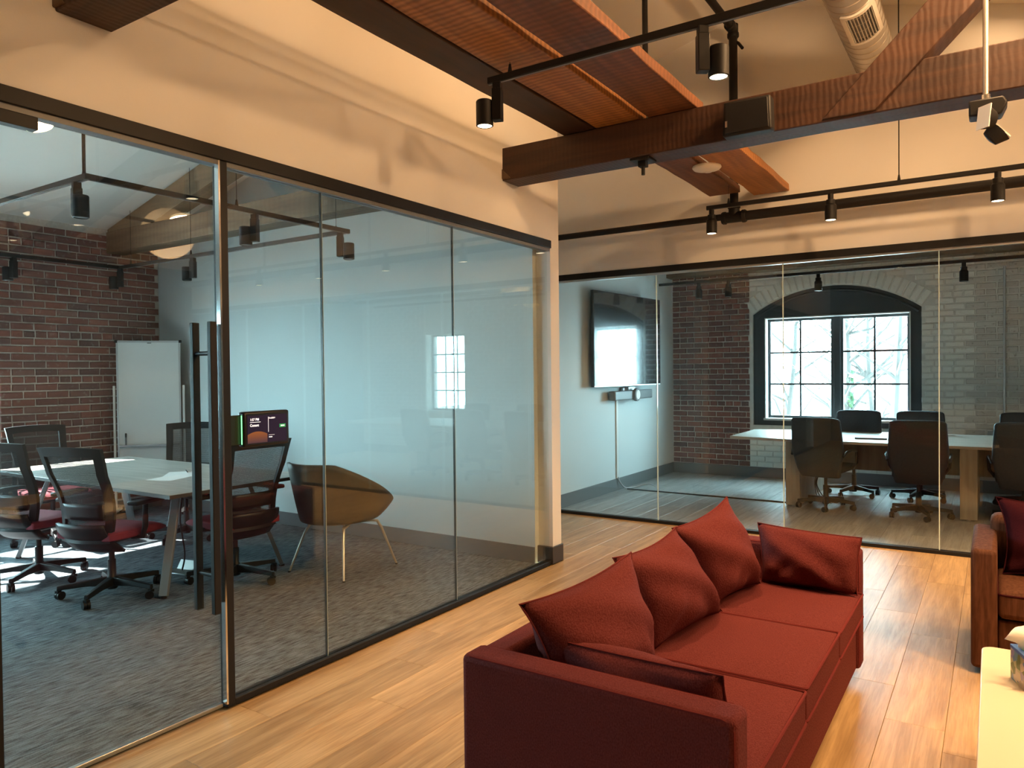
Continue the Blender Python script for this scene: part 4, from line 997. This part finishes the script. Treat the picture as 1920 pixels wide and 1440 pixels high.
def mesh_chair():
    t_ = thing('mesh_chair', '', 'chair', (0,0,0), 0, 'mesh-back swivel chairs at the meeting table')
    star_base(t_, .335)
    MB().box(-.11, .11, -.13, .12, .385, .425).build('tilt_mechanism', M['black_pl'], t_, bevel=.012)
    m = MB(); nu, nv = 12, 12                      # waterfall seat
    def seat(u, v, top):
        a, b = 2*u-1, 2*v-1; r_ = (1-.13*abs(b)**3 if b < 0 else 1-.05*b**4)
        x = .255*a*r_; y = -.235+.49*v+.0*(1-a*a); e = (1-a**6)*(1-b**6)
        z = (.475-.03*max(0, b-.4)**2*3 if top else .425)+(.022*e if top else -.008*e)+.008*a*a
        return (x, y, z)
    vs = [seat(i/nu, j/nv, k) for k in (1, 0) for i in range(nu+1) for j in range(nv+1)]; n0 = (nu+1)*(nv+1); id_ = lambda i, j: i*(nv+1)+j
    fs = [(id_(i,j), id_(i+1,j), id_(i+1,j+1), id_(i,j+1)) for i in range(nu) for j in range(nv)]; fs += [tuple(n0+q for q in f[::-1]) for f in fs]
    ring = [(i,0) for i in range(nu)]+[(nu,j) for j in range(nv)]+[(nu-i,nv) for i in range(nu)]+[(0,nv-j) for j in range(nv)]
    fs += [(id_(*ring[i]), id_(*ring[(i+1) % len(ring)]), n0+id_(*ring[(i+1) % len(ring)]), n0+id_(*ring[i])) for i in range(len(ring))]
    m.add(vs, fs).build('seat', M['chairred'], t_, bevel=.014, seg=3)
    MB().box(-.20, .20, -.20, .20, .412, .430).build('seat_pan', M['black_pl'], t_, bevel=.008)
    # back: lumbar-curved, flaring towards the top
    zb, zt = .415, 1.055
    def bk(u, v, off=0):
        a = 2*u-1; hw = .200+.060*v; z = zb+(zt-zb)*v
        y = -.255-.02*v-.105*v*v+.035*math.sin(math.pi*min(1, v*1.4))*(1 if v < .715 else 0)+.05*a*a
        return Vector((a*hw, y-off, z+.012*(1-a*a)*v))
    loop = [bk(k/14, 0) for k in range(15)]+[bk(1, k/14) for k in range(1, 15)]+[bk(1-k/14, 1) for k in range(1, 15)]+[bk(0, 1-k/14) for k in range(1, 14)]
    # flat wide frame: two concentric strips
    def band(wd):
        m = MB(); inner = []; c = bk(.5, .5)
        k = len(loop); vs = []
        for q in loop:
            v = (q.z-zb)/(zt-zb)
            pass
        nU, nV = 14, 14
        return m
    m = MB(); fw_ = .13; fh = .085
    def fr(u0, u1, v0, v1, nu_, nv_):
        A = [bk(u0+(u1-u0)*i/nu_, v0+(v1-v0)*j/nv_, .012) for i in range(nu_+1) for j in range(nv_+1)]
        Bk = [bk(u0+(u1-u0)*i/nu_, v0+(v1-v0)*j/nv_, -.014) for i in range(nu_+1) for j in range(nv_+1)]
        n0 = len(A); id2 = lambda i, j: i*(nv_+1)+j
        f1 = [(id2(i,j), id2(i+1,j), id2(i+1,j+1), id2(i,j+1)) for i in range(nu_) for j in range(nv_)]
        rg = [(i,0) for i in range(nu_)]+[(nu_,j) for j in range(nv_)]+[(nu_-i,nv_) for i in range(nu_)]+[(0,nv_-j) for j in range(nv_)]
        m.add(A+Bk, f1+[tuple(n0+q for q in f[::-1]) for f in f1]+[(id2(*rg[i]), id2(*rg[(i+1) % len(rg)]), n0+id2(*rg[(i+1) % len(rg)]), n0+id2(*rg[i])) for i in range(len(rg))])
    fr(0, fw_*.8, 0, 1, 2, 14); fr(1-fw_*.8, 1, 0, 1, 2, 14); fr(fw_*.8, 1-fw_*.8, .905, 1, 10, 2); fr(fw_*.8, 1-fw_*.8, 0, .12, 10, 2)
    f_ = m.build('back_frame', M['black_pl'], t_, smooth=True, ang=40)
    m = MB(); m.grid(lambda u, v: bk(.08+.84*u, .09+.84*v, -.004), 10, 12).build('back_mesh', M['mesh'], t_, smooth=True)
    MB().grid(lambda u, v: bk(.12+.76*u, .24+.16*v, .014), 8, 4).build('lumbar_pad', M['black_pl'], t_, smooth=True, solid=.014)
    # spine shell that links back and mechanism
    def sp(u, v):
        a = 2*u-1; hw = .215-.02*v; z = .345+.20*v; y = -.13-.155*math.sin(v*1.5)-.02
        return (a*hw, y+.05*a*a, z)
    MB().grid(sp, 8, 8).build('spine_shell', M['black_pl'], t_, smooth=True, solid=.02)
    for s_ in (-1, 1):
        a_ = MB().tube([(s_*.20, -.02, .42), (s_*.285, -.02, .43), (s_*.305, -.015, .50), (s_*.305, -.01, .655)], [.016, .018, .020, .018], 10).build('armrest', M['black_pl'], t_, smooth=True)
        MB().box(s_*.305-.045, s_*.305+.045, -.13, .13, .655, .685).build('arm_pad', M['black_pl'], a_, bevel=.012, seg=3)
    return t_
proto = mesh_chair()
A_CH = [((-5.15, 2.74), 17, 'mesh chair nearest the glass door, red seat, pulled out from the table'),
        ((-6.02, 2.66), 17, 'mesh chair at the left edge, beside the nearest mesh chair'),
        ((-7.32, 3.36), -92, 'mesh chair at the far short end of the table, against the brick'),
        ((-6.36, 4.09), 222, 'mesh chair on the far side of the table, in front of the white wall'),
        ((-4.70, 3.41), 86, 'mesh chair at the near short end, its back under the booking tablet')]
for k, ((x, y), rz, lb) in enumerate(A_CH):
    o = proto if k == 0 else copy_tree(proto)
    o.location = (x, y, 0); o.rotation_euler = (0, 0, R(rz)); o['label'] = lb

def task_chair():
    t_ = thing('conference_chair', '', 'chair', (0,0,0), 0, 'charcoal conference chairs in the far room')
    star_base(t_, .30, .085)
    MB().box(-.11, .11, -.12, .12, .375, .415).build('tilt_mechanism', M['black_pl'], t_, bevel=.012)
    prof = [(.27, .405), (.26, .440), (.22, .475), (0, .485), (-.16, .478), (-.225, .50), (-.255, .58), (-.285, .75), (-.325, .93), (-.342, 1.0), (-.372, 1.004), (-.392, .985), (-.365, .86), (-.335, .68), (-.315, .52), (-.29, .42), (-.22, .375), (-.10, .37), (.15, .39)]
    # seat cushion
    m = MB(); m.box(-.235, .235, -.20, .265, .41, .485).build('seat', M['navy'], t_, bevel=.03, seg=4)
    def shell(u, v, off):
        a = 2*u-1; z = .355+.655*v; hw = (.205+.065*min(1, v/.45) if v < .45 else .270-.020*((v-.45)/.55))
        y = -.185-.085*(1-(1-min(1, v/.3))**2) if v < .3 else -.27-.085*((v-.3)/.7)
        ev = abs(a)**8
        return (a*hw, y+.035*a*a-off*(1-.0*ev), z-(.018*abs(a)**5 if v > .9 else 0))
    m = MB(); nu, nv = 12, 14
    vs = [shell(i/nu, j/nv, k) for k in (.035, -.03) for i in range(nu+1) for j in range(nv+1)]; n0 = (nu+1)*(nv+1); id_ = lambda i, j: i*(nv+1)+j
    fs = [(id_(i,j), id_(i+1,j), id_(i+1,j+1), id_(i,j+1)) for i in range(nu) for j in range(nv)]; fs += [tuple(n0+q for q in f[::-1]) for f in fs]
    ring = [(i,0) for i in range(nu)]+[(nu,j) for j in range(nv)]+[(nu-i,nv) for i in range(nu)]+[(0,nv-j) for j in range(nv)]
    fs += [(id_(*ring[i]), id_(*ring[(i+1) % len(ring)]), n0+id_(*ring[(i+1) % len(ring)]), n0+id_(*ring[i])) for i in range(len(ring))]
    m.add(vs, fs).build('backrest', M['navy'], t_, bevel=.024, seg=4)
    for s_ in (-1, 1):
        pts = [(s_*.225, .14, .43), (s_*.275, .15, .50), (s_*.285, .12, .63), (s_*.285, -.05, .655), (s_*.285, -.20, .645), (s_*.265, -.27, .60)]
        MB().tube(pts, .015, 10).build('armrest', M['black_pl'], t_, smooth=True)
    return t_
proto = task_chair()
B_CH = [((-1.55, 8.62), -8, 'charcoal conference chair on the near side, left one, before the window'),
        ((-.65, 8.55), 3, 'charcoal conference chair on the near side, middle one, seen from behind'),
        ((.235, 8.60), 2, 'charcoal conference chair on the near side, cut by the right edge'),
        ((-1.42, 9.66), 178, 'charcoal conference chair on the window side, left one, showing its front'),
        ((-.72, 9.68), 184, 'charcoal conference chair on the window side, mostly behind the middle near chair'),
        ((.30, 9.70), 180, 'charcoal conference chair on the window side, at the right edge'),
        ((1.25, 8.60), 0, 'charcoal conference chair on the near side, beyond the right edge'),
        ((1.35, 9.70), 180, 'charcoal conference chair on the window side, beyond the right edge')]
for k, ((x, y), rz, lb) in enumerate(B_CH):
    o = proto if k == 0 else copy_tree(proto)
    o.location = (x, y, 0); o.rotation_euler = (0, 0, R(rz)); o['label'] = lb

# ------------------------------------------------------------------ carpeted room furniture
t_ = thing('meeting_table', 'grey oak meeting table with slanted metal legs, in the carpeted room', 'table', (-5.82, 3.40, 0))
MB().box(-1.30, 1.30, -.61, .57, .718, .738).build('table_top', M['lam'], t_, bevel=.002)
MB().box(-1.303, 1.303, -.613, .573, .712, .7365).build('edge_band', M['darkedge'], t_)
MB().box(-1.0, 1.0, -.06, .02, .64, .70).build('beam', M['legmetal'], t_)
for s_ in (-1, 1):
    MB().box(s_*.92-.03, s_*.92+.03, -.50, .46, .685, .712).build('cross_rail', M['legmetal'], t_, bevel=.003)
    for q in (-1, 1):
        MB().bar((s_*.92, q*.30-.02, .69), (s_*1.06, q*.50-.02, .012), .06, .032).build('leg', M['legmetal'], t_, bevel=.004)
        MB().lathe([(.022, 0), (.022, .014)], (s_*1.06, q*.50-.02, 0), 12).build('foot', M['blackm'], t_)
def flat(name, label, cat, x, y, rz, w_, h_, z=.738, group=None, mt='paper', th=.0008):
    o = MB().box(-w_/2, w_/2, -h_/2, h_/2, 0, th).build(name, M[mt], None, loc=(x, y, z)); o.rotation_euler = (0, 0, R(rz)); return tag(o, label, cat, group)
flat('paper_sheet', 'white paper sheet on the meeting table, nearer one', 'paper', -5.30, 3.28, 20, .216, .28, group='papers on the meeting table')
flat('paper_sheet', 'white paper sheet on the meeting table, tucked under the other', 'paper', -5.45, 3.46, 48, .216, .28, z=.7376, group='papers on the meeting table')
t_ = thing('remote_control', 'black slim remote lying beside the papers', 'remote', (-5.02, 3.50, .738), R(62))
MB().box(-.022, .022, -.10, .10, 0, .02).build('body', M['black_pl'], t_, bevel=.006)
MB().box(-.015, .015, -.04, .085, .02, .0215).build('keypad', M['grey_pl'], t_); MB().lathe([(.012, .02), (.012, .023)], (0, -.07, 0), 12).build('button', M['white_pl'], t_)
t_ = thing('pen', 'thin dark pen across the papers', 'pen', (-5.52, 3.56, .7425), R(-28))
MB().tube([(-.07, 0, 0), (.055, 0, 0), (.07, 0, 0)], [.0045, .0045, .001], 8).build('barrel', M['black_pl'], t_); MB().tube([(-.072, 0, 0), (-.066, 0, 0)], .0048, 8).build('cap', M['chrome'], t_)

t_ = thing('floor_box', 'small steel floor box under the meeting table with a cord rising to the top', 'floor box', (-5.28, 3.35, 0), R(12))
MB().box(-.11, .11, -.08, .08, 0, .012).build('cover_plate', M['steel'], t_, bevel=.003); MB().obox((.0, .05, .04), (.16, .006, .08), Matrix.Rotation(R(-35), 3, 'X')).build('lid', M['steel'], t_)
MB().tube(smooth_pts([(0, 0, .012), (.02, .01, .15), (-.01, .0, .42), (.02, .02, .70)]), .006, 8).build('cord', M['blackm'], t_, smooth=True)

# flip-chart whiteboard across the corner
p0, p1 = Vector((-8.06, 4.38, 0)), Vector((-7.62, 4.86, 0)); mid = (p0+p1)/2; ang = math.atan2(p1.y-p0.y, p1.x-p0.x); wd = (p1-p0).length
t_ = thing('flip_chart_board', 'narrow white magnetic board on a stand in the brick corner', 'whiteboard', mid, ang)
h_ = wd/2
MB().box(-h_+.015, h_-.015, -.008, .006, .50, 1.90).build('board', M['board'], t_)
fr_ = MB().box(-h_, -h_+.018, -.014, .010, .49, 1.915).box(h_-.018, h_, -.014, .010, .49, 1.915).box(-h_+.018, h_-.018, -.014, .010, 1.895, 1.915).box(-h_+.018, h_-.018, -.014, .010, .49, .505)
fr_.build('board_frame', M['alu'], t_)
for s_ in (-1, 1):
    MB().box(s_*h_-.014, s_*h_+.014, -.018, .014, 1.892, 1.922).build('corner_cap', M['blackm'], t_, bevel=.003)
    MB().box(s_*(h_+.028)-.011, s_*(h_+.028)+.011, -.012, .012, .06, 1.42).build('upright', M['white_pl'], t_)
    MB().box(s_*(h_+.028)-.016, s_*(h_+.028)+.016, -.20, .20, .028, .06).build('foot_bar', M['white_pl'], t_, bevel=.004)
    for q in (-.17, .17): MB().lathe([(.024, -.01), (.024, .01)], (s_*(h_+.028), q, .024), 14, 'x').build('caster', M['blackm'], t_)
MB().box(-h_+.02, h_-.02, -.07, -.012, .755, .77).build('pen_tray', M['alu'], t_)
MB().box(-.012, .03, -.011, -.0085, 1.886, 1.893).build('label_plate', M['blackm'], t_)
t_ = thing('marker', 'dark marker standing on the pen tray of the white board', 'marker', (mid.x-.13, mid.y-.20, .77))
MB().lathe([(.009, 0), (.009, .085), (.0075, .087)], (0,0,0), 12).build('barrel', M['grey_pl'], t_, smooth=True); MB().lathe([(.010, .085), (.010, .125), (.006, .13)], (0,0,0), 12).build('cap', M['black_pl'], t_, smooth=True)

# shell lounge chair: faces east, back at the west
t_ = thing('lounge_chair', 'taupe shell lounge chair on thin metal legs, behind the glass', 'lounge chair', (-4.27, 4.07, 0), R(92))
def shell(u, v, off=0.0):
    # u: round the seat from south front (0) over the back (.5) to north front (1); v: 0 seat centre, 1 rim
    a = math.pi*1.08*(2*u-1)                  # 0 at the back
    cx = -math.cos(a); sy = math.sin(a)
    back = (1+math.cos(a))/2                  # 1 at back, 0 at front
    rim_z = .475+.385*min(1, back*1.12)**1.1
    rx = .40 if cx < 0 else .36
    if v < .5:
        q = v/.5; r_ = q**.9*(.74+.14*back); z = .392+.022*q**3-.02*(1-q)
        return Vector((cx*rx*r_+.02, sy*.335*r_, z+off*.0))
    q = (v-.5)/.5; r0b = .74+.14*back; r_ = r0b+(1-r0b)*math.sin(q*1.3)/math.sin(1.3); lean = .05*back*q*q
    z = .414+(rim_z-.414)*(q**1.35)
    return Vector((cx*(rx*r_+lean*.9)+.02, sy*(.335*r_+.045*q*q), z))
MB().grid(lambda u, v: shell(u, .02+.98*v), 48, 22).build('shell', M['taupe'], t_, smooth=True, ang=180, solid=.022)
for (tx, ty), (bx_, by_) in zip(((-.17,-.17),(.20,-.17),(.20,.17),(-.17,.17)), ((-.285,-.285),(.305,-.285),(.305,.285),(-.285,.285))):
    MB().tube([(0, ty*.6, .375), (tx*.7, ty, .372), (tx, ty*1.05, .360), (tx+(bx_-tx)*.25, ty+(by_-ty)*.28, .30), (bx_, by_, .004)], [.010, .011, .012, .011, .008], 10).build('leg', M['tan'], t_, smooth=True)
    MB().lathe([(.010, 0), (.011, .012)], (bx_, by_, 0), 10).build('glide', M['blackm'], t_)

# ------------------------------------------------------------------ far room furniture
t_ = thing('conference_table', 'bleached oak conference table on slab legs, before the arched window', 'table', (.30, 9.28, 0))
def boat(hl, c, e):
    n_ = 10; f_ = lambda x: e+(c-e)*min(1, (1-abs(x)/hl)*3.2)**.9
    top = [(-hl+2*hl*k/n_/2, 0) for k in range(n_+1)]
    xs_ = [-hl, -hl+.25, -hl+.5, -hl+.75, -hl+.95, 0, hl-.95, hl-.75, hl-.5, hl-.25, hl]
    return [(x, -f_(x)) for x in xs_]+[(x, f_(x)) for x in xs_[::-1]]
MB().prism(boat(2.93, .745, .56), 'z', .712, .742).build('table_top', M['lamx'], t_, bevel=.004)
for x in (-2.18, -.515, 1.20):
    MB().box(x-.075, x+.075, -.74+.0, .66, .012, .712).build('slab_leg', M['lamz'], t_, bevel=.003)
    for y in (-.70, .62): MB().lathe([(.02, 0), (.02, .012)], (x, y, 0), 10).build('foot', M['white_pl'], t_)
MB().box(-2.10, -.60, -.03, .03, .36, .70).box(-.44, 1.12, -.03, .03, .36, .70).build('modesty_panel', M['lamz'], t_)
t_ = thing('laptop', 'flat closed laptop on the conference table, beside the left window-side chair', 'laptop', (-1.15, 9.02, .742), R(6))
MB().box(-.16, .16, -.11, .11, 0, .010).build('base', M['grey_pl'], t_, bevel=.003); MB().box(-.16, .16, -.11, .11, .011, .018).build('lid', M['black_pl'], t_, bevel=.003)
t_ = thing('table_socket', 'low grey connection box on the conference table', 'socket box', (-1.62, 9.15, .742), R(2))
MB().box(-.12, .12, -.05, .05, 0, .045).build('housing', M['grey_pl'], t_, bevel=.006)
for k in (-1, 0, 1): MB().box(k*.07-.02, k*.07+.02, -.052, -.049, .012, .034).build('outlet', M['black_pl'], t_)

# television, video bar, raceway and cables on the side wall
TVY0, TVY1, TVZ0, TVZ1 = 7.78, 9.525, 1.335, 2.486
t_ = thing('television', 'large black television on the pale side wall of the far room', 'television', (XT+.165, (TVY0+TVY1)/2, (TVZ0+TVZ1)/2), R(-4.3))
hy, hz = (TVY1-TVY0)/2, (TVZ1-TVZ0)/2
MB().box(-.035, .004, -hy, hy, -hz, hz).build('bezel', M['black_pl'], t_, bevel=.004)
MB().box(.0035, .0065, -hy+.012, hy-.012, -hz+.018, hz-.012).build('screen', M['screen'], t_)
MB().box(-.06, -.035, -.30, .30, -.25, .25).box(-.16, -.05, -.06, .06, -.08, .08).build('wall_mount', M['blackm'], t_)
MB().box(.004, .0075, -hy+.012, hy-.012, -hz+.003, -hz+.014).build('lower_trim', M['steel'], t_)
t_ = thing('video_bar', 'grey video conference bar with round lens under the television', 'video bar', (XT+.085, 8.90, 1.215), R(0))
MB().prism(rrect(-.052, .045, -.60, .60, .03), 'z', -.058, .058).build('body', M['grey_pl'], t_, bevel=.012, seg=3)
MB().lathe([(.085, .040), (.085, .075), (.078, .080)], (0,.02,0), 28, 'x').build('lens_ring', M['grey_pl'], t_, smooth=True)
MB().lathe([(.062, .079), (.058, .086), (.02, .088)], (0,.02,0), 24, 'x').build('lens', M['white_pl'], t_, smooth=True)
MB().box(-.06, .0, -.10, .10, .055, .10).box(-.085, -.04, -.18, .18, -.03, .09).build('bracket', M['alu'], t_)
tag(MB().box(-.008, .008, -.022, .022, 0, 1.02).build('cable_raceway', M['white_pl'], None, bevel=.003, loc=(XT+.0085, 8.60, .152)), 'thin vertical white cable raceway below the video bar', 'raceway')
cpts = [(XT+.022, 8.60, .17), (XT+.04, 8.62, .10), (XT+.07, 8.72, .02), (XT+.13, 8.90, .012), (XT+.26, 8.98, .05), (XT+.42, 8.90, .03), (XT+.55, 8.76, .008), (-2.9, 8.745, .008), (-2.05, 8.73, .008)]
tag(MB().tube([Vector(q)-Vector((XT+.3, 8.75, 0)) for q in smooth_pts(cpts)], .008, 8).build('cable', M['cable'], None, smooth=True, loc=(XT+.3, 8.75, 0)), 'pale grey cable looping from the raceway to the table leg', 'cable')
tag(MB().tube([Vector(q) for q in smooth_pts([(0,0,.010), (.5,.01,.008), (1.3,.0,.008), (2.0,.0,.008)])], .008, 8).build('cable', M['blackm'], None, smooth=True, loc=(XT+.10, 8.70, 0)), 'black cable lying along the floor beside the pale cable', 'cable')
for k in range(3):
    tag(MB().tube(smooth_pts([(0,0,.68-.0), (.02+.01*k, .03, .45), (-.02*k, .02, .2), (.05+.03*k, .05-.06*k, .008), (.2+.02*k, .10-.08*k, .008)]), .0055, 6).build('cable', M['blackm'], None, smooth=True, loc=(-1.72+.02*k, 8.90+.05*k, 0)), 'black cable dangling behind the left slab leg, %s of three' % ('first', 'second', 'third')[k], 'cable', 'cables under the conference table')
tag(MB().tube([(0,0,0), (0,0,2.28)], .014, 10).build('wall_conduit', M['alu'], None, smooth=True, loc=(.10, YN-.005, .45)), 'thin vertical grey conduit on the painted brick', 'conduit')

# ------------------------------------------------------------------ outside
struct('ground', MB().box(-80, 60, -60, 120, -3.4, -3.2), M['ground'])
def tree(x, y, h, seed, label, ivy=False):
    rnd = random.Random(seed); t_ = thing('bare_tree', label, 'tree', (x, y, -3.2), 0, 'bare trees outside')
    tr = [(0,0,0), (rnd.uniform(-.1,.1), 0, h*.3), (rnd.uniform(-.3,.3), 0, h*.65), (rnd.uniform(-.5,.5), 0, h)]
    tr = smooth_pts(tr, 4); MB().tube(tr, [.16*(1-.8*k/len(tr)) for k in range(len(tr))], 8).build('trunk', M['bark'], t_, smooth=True)
    m = MB()
    for k in range(26):
        p = tr[rnd.randrange(3, len(tr))]; a = rnd.uniform(0, 6.28); l_ = rnd.uniform(.8, 2.2); e = p+Vector((math.cos(a)*l_, math.sin(a)*l_*.6, l_*rnd.uniform(.3, 1.0))); q = (p+e)/2+Vector((rnd.uniform(-.15,.15), 0, rnd.uniform(-.1,.15)))
        m.tube([p, q, e], [.045, .028, .008], 5)
        for j in range(3):
            s_ = q+(e-q)*rnd.random(); m.tube([s_, s_+Vector((rnd.uniform(-.5,.5), rnd.uniform(-.3,.3), rnd.uniform(.0,.6)))], [.014, .004], 4)
    b_ = m.build('branches', M['bark'], t_, smooth=True); b_['kind'] = 'stuff'
    if ivy:
        m = MB()
        for k in range(420):
            p = tr[0].lerp(tr[-1], rnd.uniform(.02, .62)); a = rnd.uniform(0, 6.28); c = p+Vector((math.cos(a), math.sin(a), 0))*.2
            m.obox(c, (.09, .01, .10), Matrix.Rotation(a, 3, 'Z')@Matrix.Rotation(rnd.uniform(-.6, .6), 3, 'X'))
        v_ = m.build('ivy', M['leaf'], t_); v_['kind'] = 'stuff'
tree(-5.0, 22, 8, 1, 'slender bare tree outside the left sash')
tree(-7.4, 27, 9, 2, 'leaning bare tree outside, farther left')
tree(-3.1, 20.0, 7.5, 3, 'ivy-clad tree outside the right sash', True)
tree(-2.6, 21.5, 8, 4, 'bare trunk next to the ivy-clad tree')
tree(-2.0, 19, 8, 5, 'straight bare tree behind the right muntin')
tree(-4.6, 26, 9, 6, 'bare tree far behind the middle mullion')
t_ = thing('neighbour_house', 'pale house with a red gable roof beyond the trees', 'house', (-1.0, 42, -3.2))
MB().box(-4, 5, 0, 8, 0, 5.2).build('wall', M['plaster'], t_)
MB().prism([(-.5, 5.2), (8.5, 5.2), (4, 7.8)], 'x', -4.4, 5.4).build('roof', M['redroof'], t_)
for x in (-2.5, 0, 2.5): MB().box(x, x+.9, -.04, .0, 2.6, 4.0).build('window', M['frame'], t_)
